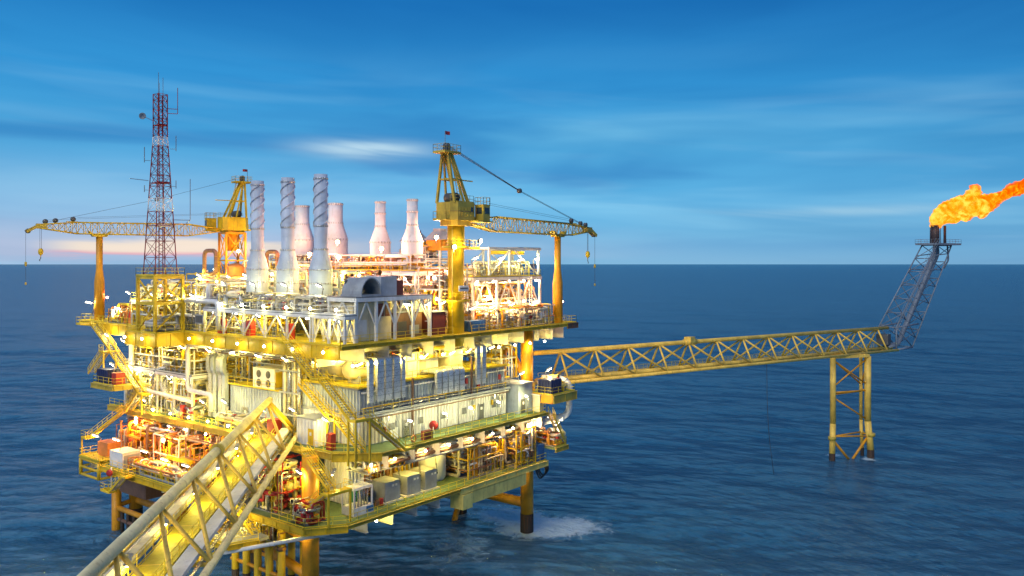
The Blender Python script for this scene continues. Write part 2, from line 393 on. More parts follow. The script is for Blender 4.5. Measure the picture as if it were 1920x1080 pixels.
# ================================================================= decks
def deck(name, label, poly, z, plate='green_deck', fascia=None, depth=1.9, rails=(), beams=(), bmat='white', thick=.35):
    t = thing(name, label, 'deck', (sum(p[0] for p in poly)/len(poly), sum(p[1] for p in poly)/len(poly), z))
    MB().prism(poly, z-thick, z).build('deck_plate', M[plate], t)
    for fa in (fascia or ()):
        a, b, mt = fa[:3]; dp_ = fa[3] if len(fa) > 3 else depth
        A, B = V(a[0],a[1],0), V(b[0],b[1],0); dv = (B-A).normalized(); o = V(dv.y, -dv.x, 0)
        g = MB().beam((A+o*.06)+V(0,0,z-.02-dp_/2), (B+o*.06)+V(0,0,z-.02-dp_/2), .10, dp_)
        for zz in (z-.06, z-dp_): g.beam(A+o*.12+V(0,0,zz), B+o*.12+V(0,0,zz), .42, .09)
        m = max(2, round((B-A).length/2.6))
        for i in range(m+1): c = A.lerp(B, i/m)+o*.16; g.beam(c+V(0,0,z-dp_), c+V(0,0,z-.1), .07, .2)
        g.build('fascia_girder', M[mt], t)
    for p in rails: MB().rail(p).build('handrail', M['yellow_rail'], t)
    for p, q, dp in beams: MB().ibeam(V(p)-V(0,0,dp/2+thick+.004), V(q)-V(0,0,dp/2+thick+.004), .5, dp).build('floor_beam', M[bmat], t)
    return t
# upper deck
UZ, MZ, LZ = 33.0, 19.8, 12.0
deck('upper_deck', 'topmost yellow edged main deck that carries stacks, mast and cranes', [(-1,0), (48,0), (48,68), (20,68), (20,64), (0,64), (0,44.5), (-1,44.5)], UZ, 'yellow_deck',
     fascia=[((-1,35), (-1,0), 'yellow'), ((0,64), (0,44.5), 'yellow'), ((-1,0), (48,0), 'yellow', .5)], depth=1.7,
     rails=[[(-.9,35,UZ), (-.9,10.6,UZ)], [(-.9,8.6,UZ), (-.9,.1,UZ), (19.6,.1,UZ)], [(23.6,.1,UZ), (47.9,.1,UZ), (47.9,30,UZ)], [(.1,64,UZ), (.1,45,UZ)]],
     beams=[((x,.35,UZ), (x,30,UZ), 2.1) for x in (3.2,7.4,11.6,15.8,20.2,24.5,28.5,32.5,36.5,40.5,44.5,47.6)] + [((1,y,UZ-2.11), (46,y,UZ-2.11), 1.0) for y in (8,20,32,44,56)])
deck('mast_bay', 'yellow box shaped deck bay bulging out under the red mast', [(-5.4,34.9), (-1.02,34.9), (-1.02,43.4), (-5.4,43.4)], UZ, 'yellow_deck',
     fascia=[((-5.4,43.4), (-5.4,34.9), 'yellow'), ((-5.4,34.9), (-1.1,34.9), 'yellow')], depth=1.9,
     rails=[[(-1.1,43.3,UZ), (-5.3,43.3,UZ), (-5.3,35,UZ), (-1.1,35,UZ)]])
deck('boom_rest_bay', 'small railed deck bay at the foot of the far boom rest', [(1.0,64.02), (6.4,64.02), (6.4,72.5), (1.0,72.5)], UZ, 'yellow_deck',
     fascia=[((1,72.5), (1,64.1), 'yellow')], depth=.8, rails=[[(1.1,64.2,UZ), (1.1,72.4,UZ), (6.3,72.4,UZ), (6.3,64.2,UZ)]])
deck('corner_bay', 'small brown cantilevered bay at the far right deck corner', [(48.02,0), (51.2,0), (51.2,4.5), (48.02,4.5)], UZ, 'yellow_deck',
     fascia=[((48.1,0), (51.2,0), 'brown')], depth=.9, rails=[[(48.1,.1,UZ), (51.1,.1,UZ), (51.1,4.4,UZ)]])
# main deck
deck('main_deck', 'middle green deck with yellow railings round the corrugated building', [(-1,1.5), (3,-3), (38,-3), (38,58), (-1,58)], MZ, 'green_deck',
     fascia=[((-1,58), (-1,1.5), 'olive_yellow', .8), ((-1,1.5), (3,-3), 'yellow', 1.0), ((3,-3), (38,-3), 'olive_yellow', .45)], depth=1.0,
     rails=[[(-.9,57.9,MZ), (-.9,15.2,MZ)], [(7.2,-2.9,MZ), (37.9,-2.9,MZ), (37.9,.6,MZ)], [(-.9,5.0,MZ), (-.9,1.6,MZ), (.9,-.6,MZ)]],
     beams=[((x,-2.6,MZ), (x,40,MZ), 2.0) for x in (4.5,9.2,13.9,18.6,23.3,28.0,32.7,37.2)] + [((0,y,MZ), (37,y,MZ), 1.7) for y in (14,24,34,44,54)])
deck('flare_bridge_landing', 'yellow cantilevered landing where the flare bridge meets the platform', [(37.4,-4.6), (43.8,-4.6), (43.8,1.6), (37.4,1.6)], 22.6, 'green_deck',
     fascia=[((37.4,1.6), (37.4,-4.6), 'yellow_deep'), ((37.4,-4.6), (43.8,-4.6), 'olive_yellow')], depth=1.3,
     rails=[[(37.5,1.4,22.6), (37.5,-4.5,22.6), (43.7,-4.5,22.6), (43.7,-1.5,22.6)]])
# cellar deck
deck('cellar_deck', 'lowest big green deck with tanks and wellhead pipework', [(-6,.5), (-2,-2.5), (38.8,-2.5), (38.8,58), (-1,58), (-1,50), (-6,50)], LZ, 'green_deck',
     fascia=[((-6,50), (-6,.5), 'yellow'), ((-6,.5), (-2,-2.5), 'yellow'), ((-2,-2.5), (18,-2.5), 'olive_yellow', .4), ((18,-2.5), (38.8,-2.5), 'yellow_pale')], depth=.8,
     rails=[[(-1,50.1,LZ), (-5.9,49.9,LZ), (-5.9,13.0,LZ)], [(-5.9,7.0,LZ), (-5.9,.6,LZ), (-2,-2.4,LZ), (38.7,-2.4,LZ), (38.7,6,LZ)]],
     beams=[((x,-2.1,LZ), (x,40,LZ), 1.6) for x in (1.5,5.8,10.1,14.4,18.7,23,27.3,31.6)] + [((-5,y,LZ), (37,y,LZ), 1.4) for y in (10,22,34,46,56)])
MB().box(20.2,33,-2.75,-2.58,9.4,11.05).box(18.2,20.2,-3.0,-.6,9.0,11.05).build('edge_box_girder', M['yellow_pale'], bpy.data.objects['cellar_deck'])
deck('hose_platform', 'low railed platform sticking out beyond the wellhead deck', [(38.6,-4.2), (42.0,-4.2), (42.0,1.5), (38.6,1.5)], 14.2, 'green_deck',
     fascia=[((38.6,-4.2), (42.0,-4.2), 'olive_yellow')], depth=.7, rails=[[(38.7,-4.1,14.2), (41.9,-4.1,14.2), (41.9,1.4,14.2)]])
deck('lifeboat_bay', 'small railed side platform with a dark blue locker', [(-5.8,46.6), (-3.0,46.6), (-3.0,53.4), (-5.8,53.4)], 24.4, 'grey_deck',
     fascia=[((-5.8,53.4), (-5.8,46.6), 'olive_yellow'), ((-5.8,46.6), (-3.0,46.6), 'olive_yellow')], depth=.7, rails=[[(-3.1,53.3,24.4), (-5.7,53.3,24.4), (-5.7,46.7,24.4), (-3.1,46.7,24.4)]])
deck('corner_stair_bay', 'grey railed landing deck low beside the bridge foot', [(-7.5,7.2), (-6.05,7.2), (-6.05,12.8), (-11,12.8), (-11,8.4)], 9.8, 'grey_deck',
     fascia=[((-11,12.8), (-11,8.4), 'yellow'), ((-11,8.4), (-7.5,7.2), 'yellow')], depth=.6, rails=[[(-11,12.7,9.8), (-11,8.5,9.8), (-7.5,7.3,9.8)]])
fr = thing('underdeck_cage', 'open yellow box frame hanging below the far end of the cellar deck', 'frame', (-6, 53, 9.6))
for a in ((-6.2,50.4), (-6.2,56.4), (-1.5,50.4), (-1.5,56.4)): MB().tube((a[0],a[1],9.6), (a[0],a[1],12.2), .28, n=8).build('post', M['yellow'], fr)
for z in (9.7, 10.9, 12.1):
    MB().tube((-6.2,50.4,z), (-6.2,56.4,z), .2, n=8).tube((-6.2,56.4,z), (-1.5,56.4,z), .2, n=8).tube((-6.2,50.4,z), (-1.5,50.4,z), .2, n=8).build('rung', M['yellow'], fr)
MB().box(-6.4,-1.2,50.1,56.7,12.35,12.6).build('grating', M['yellow_deck'], fr)
MB().rail([(-1.3,56.6,12.6), (-6.3,56.6,12.6), (-6.3,50.2,12.6)]).build('handrail', M['yellow_rail'], fr)

# ================================================================= bridges
def tri_bridge(name, label, A, dv, L, bay, half, h, zb, r_top, r_bot, r_br, mat, nodes0=0.0, both=True, ends=None, bm=None):
    bm = bm or mat
    """truss bridge with one top chord and two bottom chords from A along dv"""
    A = V(A[0], A[1], zb); dv = V(dv[0], dv[1], 0).normalized(); sd = V(dv.y, -dv.x, 0)
    t = thing(name, label, 'bridge', A)
    T = lambda s: A + dv*s + V(0,0,h); B = lambda s, e: A + dv*s + sd*(half*e)
    MB().tube(T(-1.0 if ends is None else ends), T(L), r_top, n=16).build('top_chord', M[mat], t)
    for e in (-1, 1): MB().tube(B(0,e), B(L,e), r_bot, n=14).build('bottom_chord', M[mat], t)
    n = int((L-nodes0)/bay)
    for i in range(n+1):
        s = nodes0 + i*bay
        for e in (-1, 1): MB().tube(T(s), B(s,e), r_br, n=10).build('post', M[bm], t)
        if i < n:
            MB().tube(T(s), B(s+bay,1), r_br, n=10).build('brace', M[bm], t)
            MB().tube(T(s+bay if both else s), B(s if both else s+bay,-1), r_br, n=10).build('brace', M[bm], t)
        MB().tube(B(s,-1), B(s,1), r_br, n=8).build('cross_beam', M[bm], t)
    return t, A, dv, sd, T, B
# near bridge, coming in at the corner from the neighbouring platform
nb, A, dv, sd, T, B = tri_bridge('access_bridge', 'pale yellow truss footbridge running in to the platform corner', (-1.6,13.6), (-1,-1), 104, 9.1, 3.75, 4.5, 20.5, .42, .32, .175, 'bridge_cream', 1.2, both=False, bm='bridge_yellow')
Bp = lambda s, l, z: tuple(A + dv*s + sd*l + V(0,0,z))
# sd points to the left of someone walking in, seen from the camera it is the far side for l < 0
MB().beam(Bp(0,.2,.1), Bp(104,.2,.1), 2.3, .12).build('walkway', M['yellow_deck'], nb)
for l, nm, mt, z, wd, hh in ((-2.25,'cable_tray','clad',.75,1.15,.35), (2.05,'pipe_cover','cream',.6,.8,.5)):
    for i in range(26):
        MB().beam(Bp(i*4.0+.02,l,z), Bp(i*4.0+3.96,l,z), wd, hh).build(nm, M['white' if mt == 'clad' else mt], nb)
for l in (-1.05, 1.42): MB().rail([Bp(0,l,.16), Bp(104,l,.16)], step=1.9).build('handrail', M['yellow_rail'], nb)
MB().tube(Bp(-.5,1.75,2.5), Bp(104,1.75,2.5), .27, n=10).build('water_pipe', M['white'], nb)
MB().tube(Bp(-.5,2.9,.2), Bp(104,2.9,.2), .30, n=10).build('oil_pipe', M['cream'], nb)
MB().tube(Bp(-.5,-3.0,.25), Bp(104,-3.0,.25), .14, n=8).build('drain_pipe', M['steel'], nb)
g = MB()
for s in (28.5, 64.9): g.tube(Bp(s-.35,0,4.5), Bp(s+.35,0,4.5), .66, n=16)
g.build('splice_flange', M['olive_yellow'], nb)
MB().tube(Bp(.2,0,4.5), Bp(-1.6,-3.2,.3), .3, n=10).tube(Bp(.2,0,4.5), Bp(-1.6,3.2,.3), .3, n=10).build('end_frame', M['yellow'], nb)
# flare bridge
fd = V(92.3,-32.3,0).normalized()
fb, FA, fdv, fsd, FT, FB = tri_bridge('flare_bridge', 'long yellow truss bridge leading over open water to the flare', (46.2,3.2), fd, 98.5, 7.6, 2.6, 5.0, 23.0, .40, .30, .19, 'bridge_yellow', 3.2, ends=-2.5)
Fp = lambda s, l, z: tuple(FA + fdv*s + fsd*l + V(0,0,z))
MB().tube(Fp(-2,1.0,.35), Fp(98.5,1.0,.35), .36, n=12).build('flare_pipe', M['bridge_yellow'], fb)
MB().tube(Fp(-2,-.2,.30), Fp(98.5,-.2,.30), .30, n=12).build('flare_pipe', M['bridge_yellow'], fb)
MB().beam(Fp(0,-1.5,.1), Fp(98.5,-1.5,.1), 1.2, .1).build('walkway', M['yellow_deck'], fb)
for l in (-.95, -2.05): MB().rail([Fp(0,l,.15), Fp(98.5,l,.15)], step=2.4).build('handrail', M['yellow_rail'], fb)
MB().tube(Fp(32.6,0,5.0), Fp(35.6,0,5.0), .62, n=14).box(FA.x+34*fdv.x-.9, FA.x+34*fdv.x+.9, FA.y+34*fdv.y-.7, FA.y+34*fdv.y+.7, 28.0, 29.0).build('splice_flange', M['bridge_yellow'], fb)
MB().path([Fp(-2,1.0,.35), Fp(-4.5,3.0,.35), Fp(-4.5,3.0,-3)], .3, .8).build('pipe_end', M['bridge_yellow'], fb)
# slack line hanging from the bridge
MB().path([Fp(53,2.6,-.2), Fp(53.0,2.7,-8), Fp(53.3,2.9,-15), Fp(54.2,3.4,-22.6)], .05, 3, n=5).build('hanging_line', M['wire'], None, loc=None)
tag(bpy.data.objects['hanging_line'], 'thin dark rope hanging from the flare bridge down to the water', 'rope')
# tripod under the far end
tp = thing('flare_tripod', 'yellow braced support tower standing in the sea under the flare bridge', 'support tower', (126, -25, 0))
def fp(s, l): q = FA + fdv*s + fsd*l; return q.x, q.y
a0, a1, a2 = fp(76.3,1.2), fp(85.6,3.4), fp(85.8,1.6)
for k, (a, r) in enumerate(((a0,.62), (a1,.72), (a2,.38))):
    ft = fp(75.6 if k == 0 else 86.1, 1.5 if k == 0 else (3.8 if k == 1 else 1.7))
    MB().tube((a[0],a[1],8), (a[0],a[1],22.4), r, n=16).build('leg', M['bridge_yellow'], tp)
    q = MB().tube((ft[0],ft[1],1.6), (a[0],a[1],8), r*1.02, r, n=16).build('leg', M['bridge_yellow'], tp)
    MB().tube((ft[0],ft[1],-4), (ft[0],ft[1],1.62), r*1.05, n=16).build('splash_zone', M['marine_black'], q)
    MB().tube((ft[0],ft[1],4.6), (ft[0],ft[1],5.3), r*1.35, n=12).build('anode_collar', M['olive_yellow'], q)
P3 = lambda a, z: (a[0], a[1], z)
for p, q in [(P3(a0,22), P3(a1,16)), (P3(a0,16), P3(a1,22)), (P3(a0,14.8), P3(a1,14.8)), (P3(a0,14.4), P3(a2,14.4)), (P3(a0,13.8), P3(a1,8.2)), (P3(a0,5.2), P3(a1,4.6)), (P3(a0,5.2), P3(a2,5.2)),
             (P3(a1,22), P3(a2,15)), (P3(a1,14.8), P3(a2,14.8)), (P3(a1,5), P3(a2,5)), (P3(a0,22), P3(a2,16))]: brace(tp, p, q, .17)
mid = fp(81.2, 2.2)
for a in (a0, a1): o = brace(tp, P3(a,4.4), (mid[0],mid[1],-.8), .28)
MB().beam((a0[0],a0[1],22.6), (a1[0],a1[1],22.6), 1.4, .6).build('cap_beam', M['bridge_yellow'], tp)
# flare boom
fl = thing('flare_boom', 'leaning grey lattice boom with pipes rising to the flare tip', 'flare boom', Fp(98.5,0,0))
def fq(s, l, z): return Fp(98.5+s, l, z-23)
def lp(a, b, t): return tuple(V(a).lerp(V(b), t))
lw = 2.2
edges = {}
for e in (-1, 1):
    edges['L', e] = (fq(0,e*lw,28.2), fq(17.4,e*lw*.85,47.6)); edges['R', e] = (fq(6.5,e*lw,23.3), fq(24.0,e*lw*.85,47.6))
    MB().tube(*edges['L', e], .16, n=8).build('chord', M['boom_grey'], fl); MB().tube(*edges['R', e], .16, n=8).build('chord', M['boom_grey'], fl)
    MB().tube(fq(0,e*lw,23.0), fq(6.5,e*lw,23.3), .24, n=8).build('base_chord', M['boom_grey'], fl)
    MB().tube(fq(0,e*lw,28.2), fq(9.0,e*lw,28.7), .2, n=8).build('base_chord', M['boom_grey'], fl)
    MB().tube(fq(0,e*lw,28.2), fq(0,e*lw,23.0), .2, n=8).build('post', M['boom_grey'], fl)
    MB().tube(fq(0,e*lw,28.2), fq(6.5,e*lw,23.3), .15, n=6).build('brace', M['boom_grey'], fl)
    nb_ = 6
    for i in range(nb_):
        t0, t1 = (i+.2)/nb_, (i+1.0)/nb_
        MB().tube(lp(*edges['L',e],t0), lp(*edges['R',e],t0+.05), .12, n=6).build('rung', M['boom_grey'], fl)
        MB().tube(lp(*edges['L',e],t1), lp(*edges['R',e],t0+.05), .11, n=6).build('brace', M['boom_grey'], fl)
for i in range(7):
    for S in 'LR':
        MB().tube(lp(*edges[S,-1],i/6), lp(*edges[S,1],i/6), .11, n=6).build('cross_bar', M['boom_grey'], fl)
        if i < 6: MB().tube(lp(*edges[S,-1],i/6), lp(*edges[S,1],(i+1)/6), .09, n=6).build('cross_brace', M['boom_grey'], fl)
MB().path([Fp(97,.9,.5), fq(3.2,.6,23.8), fq(19.4,.2,45.2), fq(19.6,.2,48.4)], .46, 1.5, n=12).build('flare_pipe', M['boom_grey'], fl)
MB().path([Fp(97,-.3,.5), fq(5.4,-.5,24.2), fq(22.0,-.3,45.6), fq(20.6,0,48)], .40, 1.5, n=12).build('flare_pipe', M['boom_grey'], fl)
MB().path([fq(22.6,.8,42), fq(24.6,.8,44), fq(24.0,.8,48.2)], .2, .8).build('pilot_pipe', M['boom_grey'], fl)
g = MB()
for e in (-.35, .35): g.tube(fq(-1.2,lw+.3+e,27), fq(16.6,lw+.3+e,48.4), .05, n=5); g.tube(fq(-1.2,lw+.3+e,28), fq(16.6,lw+.3+e,49.3), .04, n=5)
for i in range(40):
    t = i/39; a = V(fq(-1.2,lw-.05,27)).lerp(V(fq(16.6,lw-.05,48.4)), t); b = V(fq(-1.2,lw+.65,27)).lerp(V(fq(16.6,lw+.65,48.4)), t); g.beam(a, b, .06)
g.build('ladder', M['boom_grey'], fl)
MB().box(*[c for p in ((fq(-1.6,0,0)[0]-1.3, fq(-1.6,0,0)[0]+1.3), (fq(-1.6,0,0)[1]-1.3, fq(-1.6,0,0)[1]+1.3)) for c in p], 24.2, 26.6).build('valve_box', M['dark_grey'], fl)
pc = V(fq(21.2,0,48)); pl = [(pc + fdv*a + fsd*b) for a, b in ((-5.2,-2.8), (5.6,-2.8), (5.6,2.8), (-5.2,2.8))]
MB().prism([(q.x,q.y) for q in pl], 47.7, 48.0).build('top_platform', M['boom_grey'], fl)
MB().rail([(q.x,q.y,48.0) for q in pl+pl[:1]], step=1.3).build('handrail', M['boom_grey'], fl)
c = fq(19.6,.2,0); MB().lathe((c[0],c[1],48), [(.95,0),(.95,.3),(1.02,.31),(1.02,3.3),(.94,3.4),(.94,4.5),(1.08,4.6)], 20).build('flare_tip', M['flare_dark'], fl)
g = MB()
for a in range(5): g.tube((c[0]+1.25*math.cos(a*1.256), c[1]+1.25*math.sin(a*1.256), 48), (c[0]+1.2*math.cos(a*1.256), c[1]+1.2*math.sin(a*1.256), 52.6), .08, n=6)
g.build('pilot_burner', M['flare_dark'], fl)
c2 = fq(24.0,.2,0); MB().tube((c2[0],c2[1],48), (c2[0],c2[1],52.6), .32, n=10).build('vent_tip', M['flare_dark'], fl)
# the flame
def make_flame():
    import bmesh
    cr = V(math.sin(HEAD), -math.cos(HEAD), 0); o0 = V(c[0], c[1], 52.2)
    bl = [(.0,.9,0,1.0), (.6,2.0,.2,1.7), (2.0,3.2,0,2.3), (3.9,4.3,-.3,2.9), (6.2,5.0,.3,3.2), (8.6,5.6,0,3.3), (10.7,5.6,-.3,2.8), (9.6,8.4,.2,1.7), (10.1,10.0,0,1.1), (4.8,2.6,.2,1.7), (8.0,2.9,0,1.4),
          (12.8,6.2,.2,2.5), (14.7,7.2,0,1.9), (16.4,8.0,-.2,1.5), (18.1,8.7,0,1.5), (19.9,9.5,.1,1.8), (21.8,10.2,0,1.9), (23.8,11.2,.1,1.7), (25.8,12.4,0,1.3), (27.4,13.8,.1,.9), (12.0,3.6,0,1.3)]
    bm = bmesh.new()
    for u, z, dd, r in bl:
        bmesh.ops.create_icosphere(bm, subdivisions=3, radius=r, matrix=Matrix.Translation(o0 + cr*u*.98 + V(math.cos(HEAD), math.sin(HEAD), 0)*dd + V(0,0,z*.98-.3)) @ Matrix.Diagonal((1.1,1.1,.92,1)))
    me = bpy.data.meshes.new('gas_flame'); bm.to_mesh(me); bm.free()
    o = bpy.data.objects.new('gas_flame', me); col.objects.link(o)
    rm = o.modifiers.new('join', 'REMESH'); rm.mode = 'VOXEL'; rm.voxel_size = .22; rm.use_smooth_shade = True
    for sz, stg in ((1.9, 1.5), (.7, .75)):
        tx = bpy.data.textures.new('flame_turbulence', 'CLOUDS'); tx.noise_scale = sz; tx.noise_depth = 3
        dm = o.modifiers.new('billow', 'DISPLACE'); dm.texture = tx; dm.texture_coords = 'GLOBAL'; dm.strength = stg; dm.mid_level = .5
    m = bpy.data.materials.new('burning_gas'); m.use_nodes = True; N = NT(m.node_tree)
    pos = N.add('ShaderNodeNewGeometry').outputs['Position']
    rel = N.add('ShaderNodeVectorMath', operation='DISTANCE'); N.put(rel.inputs[0], pos); rel.inputs[1].default_value = tuple(o0 + V(0,0,1.0) + cr*1.0)
    far = N.smooth(rel.outputs['Value'], 1.0, 26.0)
    n1 = N.noise(pos, .40, 5, .66, 1.4); n2 = N.noise(pos, 1.3, 3, .6, .6)
    h = N.math('ADD', N.math('MULTIPLY', n1, .88), N.math('MULTIPLY', n2, .12))
    dens = N.smooth(h, .30, .42, .12, 1.0)
    hot = N.math('SUBTRACT', N.math('ADD', N.smooth(h, .36, .66), .30), N.math('MULTIPLY', far, .55))
    cl = N.ramp(hot, [(.0, (.55,.05,.0,1)), (.22, (.95,.13,.0,1)), (.5, (1.0,.25,.0,1)), (.75, (1.0,.42,.012,1)), (1.0, (1.0,.64,.09,1))])
    em = N.add('ShaderNodeEmission'); N.put(em.inputs[0], cl); N.put(em.inputs[1], N.math('MULTIPLY', dens, 2.3))
    ab = N.add('ShaderNodeVolumeAbsorption'); ab.inputs[0].default_value = (.12,.03,.01,1); N.put(ab.inputs[1], N.math('MULTIPLY', dens, 2.0))
    ad = N.add('ShaderNodeAddShader'); N.l.new(em.outputs[0], ad.inputs[0]); N.l.new(ab.outputs[0], ad.inputs[1])
    oo = N.add('ShaderNodeOutputMaterial'); N.l.new(ad.outputs[0], oo.inputs['Volume']); me.materials.append(m)
    tag(o, 'bright orange gas flame blowing sideways from the flare tip', 'flame')
    ld = bpy.data.lights.new('flame_light', 'POINT'); ld.energy = 2500; ld.color = (1,.45,.12); ld.shadow_soft_size = 1.5
    lo = bpy.data.objects.new('flame_light', ld); col.objects.link(lo); lo.location = o0 + V(0,0,1.0); lo.parent = None
make_flame()
# ================================================================= mast on its frame
tf = thing('mast_support', 'square yellow braced frame standing on the deck edge under the red mast', 'support frame', (-2.6, 38.8, UZ))
X0, X1, Y0, Y1, TZ = -4.8, -.5, 36.3, 41.2, 41.2
cs = [(X0,Y0), (X1,Y0), (X1,Y1), (X0,Y1)]
for x, y in cs: MB().beam((x,y,UZ), (x,y,TZ), .42).build('column', M['yellow'], tf)
for i in range(4):
    a, b = cs[i], cs[(i+1) % 4]
    for z in (TZ-.2, 37.2): MB().beam((*a,z), (*b,z), .36, .4).build('beam', M['yellow'], tf)
    m_ = ((a[0]+b[0])/2, (a[1]+b[1])/2)
    MB().beam((*a,TZ-.3), (*b,37.4), .2).build('brace', M['yellow'], tf)
    MB().beam((*a,UZ+.2), (*b,37.0), .2).build('brace', M['yellow'], tf)
MB().box(X0-.3, X1+.3, Y0-.3, Y1+.3, TZ+.02, TZ+.12).build('grating', M['yellow_deck'], tf)
MB().rail([(X0-.2,Y0-.2,TZ+.12), (X1+.2,Y0-.2,TZ+.12), (X1+.2,Y1+.2,TZ+.12), (X0-.2,Y1+.2,TZ+.12), (X0-.2,Y0-.2,TZ+.12)]).build('handrail', M['yellow_rail'], tf)
mt = thing('radio_mast', 'tall red and white lattice radio mast with whip aerials', 'mast', (-2.6, 38.8, TZ+.12))
def mast():
    cx, cy = -2.65, 38.75
    half = lambda z: 1.72 + (.72-1.72)*min(1, (z-41.3)/(62-41.3))
    lv = [41.3]
    while lv[-1] < 68: lv.append(lv[-1] + max(1.35, half(lv[-1])*1.55))
    lv[-1] = 68.3
    red = lambda z: (41 < z < 51.8) or (53.6 < z < 60.5) or z > 61.8
    for z0, z1 in zip(lv, lv[1:]):
        m = M['mast_red' if red((z0+z1)/2) else 'white']; h0, h1 = half(z0), half(z1)
        C = [(-1,-1), (1,-1), (1,1), (-1,1)]
        for i in range(4):
            a = C[i]; MB().tube((cx+a[0]*h0,cy+a[1]*h0,z0), (cx+a[0]*h1,cy+a[1]*h1,z1), .075, n=6).build('leg_section', m, mt)
        g = MB()
        for i in range(4):
            a, b = C[i], C[(i+1) % 4]
            g.tube((cx+a[0]*h0,cy+a[1]*h0,z0), (cx+b[0]*h1,cy+b[1]*h1,z1), .036, n=5, cap=False).tube((cx+b[0]*h0,cy+b[1]*h0,z0), (cx+a[0]*h1,cy+a[1]*h1,z1), .036, n=5, cap=False)
            g.tube((cx+a[0]*h1,cy+a[1]*h1,z1), (cx+b[0]*h1,cy+b[1]*h1,z1), .036, n=5, cap=False)
        g.build('lacing', m, mt)
        g = MB()                                           # cable ladder up the middle
        for e in (-.3, .3): g.tube((cx+e,cy-.2,z0), (cx+e,cy-.2,z1), .075, n=5)
        for i in range(int((z1-z0)/.45)): g.tube((cx-.3,cy-.2,z0+i*.45), (cx+.3,cy-.2,z0+i*.45), .035, n=4)
        g.build('cable_ladder', m, mt)
    for z in (55.0, 63.6, 48.6): MB().box(cx-half(z)*.95, cx+half(z)*.95, cy-half(z)*.95, cy+half(z)*.95, z, z+.12).rail([(cx-half(z)*.9,cy-half(z)*.9,z+.1), (cx+half(z)*.9,cy-half(z)*.9,z+.1)], 1.0).build('rest_platform', M['mast_red' if z != 48.6 else 'white'], mt)
    for dx, dy, z0, z1 in ((-.6,-.6,68.2,71.4), (.7,.5,68.2,71.0), (-.1,.1,68.0,70.0)): MB().tube((cx+dx,cy+dy,z0), (cx+dx,cy+dy,z1), .04, n=5).build('whip_aerial', M['boom_grey'], mt)
    MB().path([(cx+.7,cy-.7,66.2), (cx+1.9,cy-1.5,66.2), (cx+1.9,cy-1.5,69.4)], .05, .1, n=5).path([(cx+.7,cy-.7,65.5), (cx+1.9,cy-1.5,65.5), (cx+1.9,cy-1.5,66.2)], .05, .1, n=5).build('side_aerial', M['mast_red'], mt)
    for s, z, l in ((-1,58.4,2.0), (1,60.2,2.0), (-1,54.0,.7), (1,54.6,.9)):
        a = (cx+s*1.0, cy-s*1.0, z); MB().tube(a, (cx+s*1.7,cy-s*1.4,z), .035, n=5).tube((cx+s*1.7,cy-s*1.4,z-.3), (cx+s*1.7,cy-s*1.4,z+l), .06, n=5).build('side_aerial', M['boom_grey'], mt)
    dsh = MB().lathe((cx-1.9,cy+1.6,65.0), [(.05,.28),(.26,.24),(.42,.12),(.5,0),(.47,-.02),(.28,.16),(.02,.22)], 16, axis=(.6,.8,0)); dsh.tube((cx-1.9,cy+1.6,65.0), (cx-.8,cy+.8,64.4), .05, n=5); dsh.build('dish_aerial', M['boom_grey'], mt)
    MB().path([(cx+1.4,cy-1.4,49.6), (cx+3.4,cy-2.4,49.6), (cx+3.4,cy-2.4,55.8)], .055, .1, n=5).tube((cx+1.5,cy-1.5,47.8), (cx+3.4,cy-2.4,49.6), .05, n=5).build('outrigger_aerial', M['boom_grey'], mt)
    MB().tube((cx-1.3,cy+1.0,55.4), (cx-3.6,cy+2.0,55.6), .05, n=5).build('yagi_aerial', M['boom_grey'], mt)
mast()

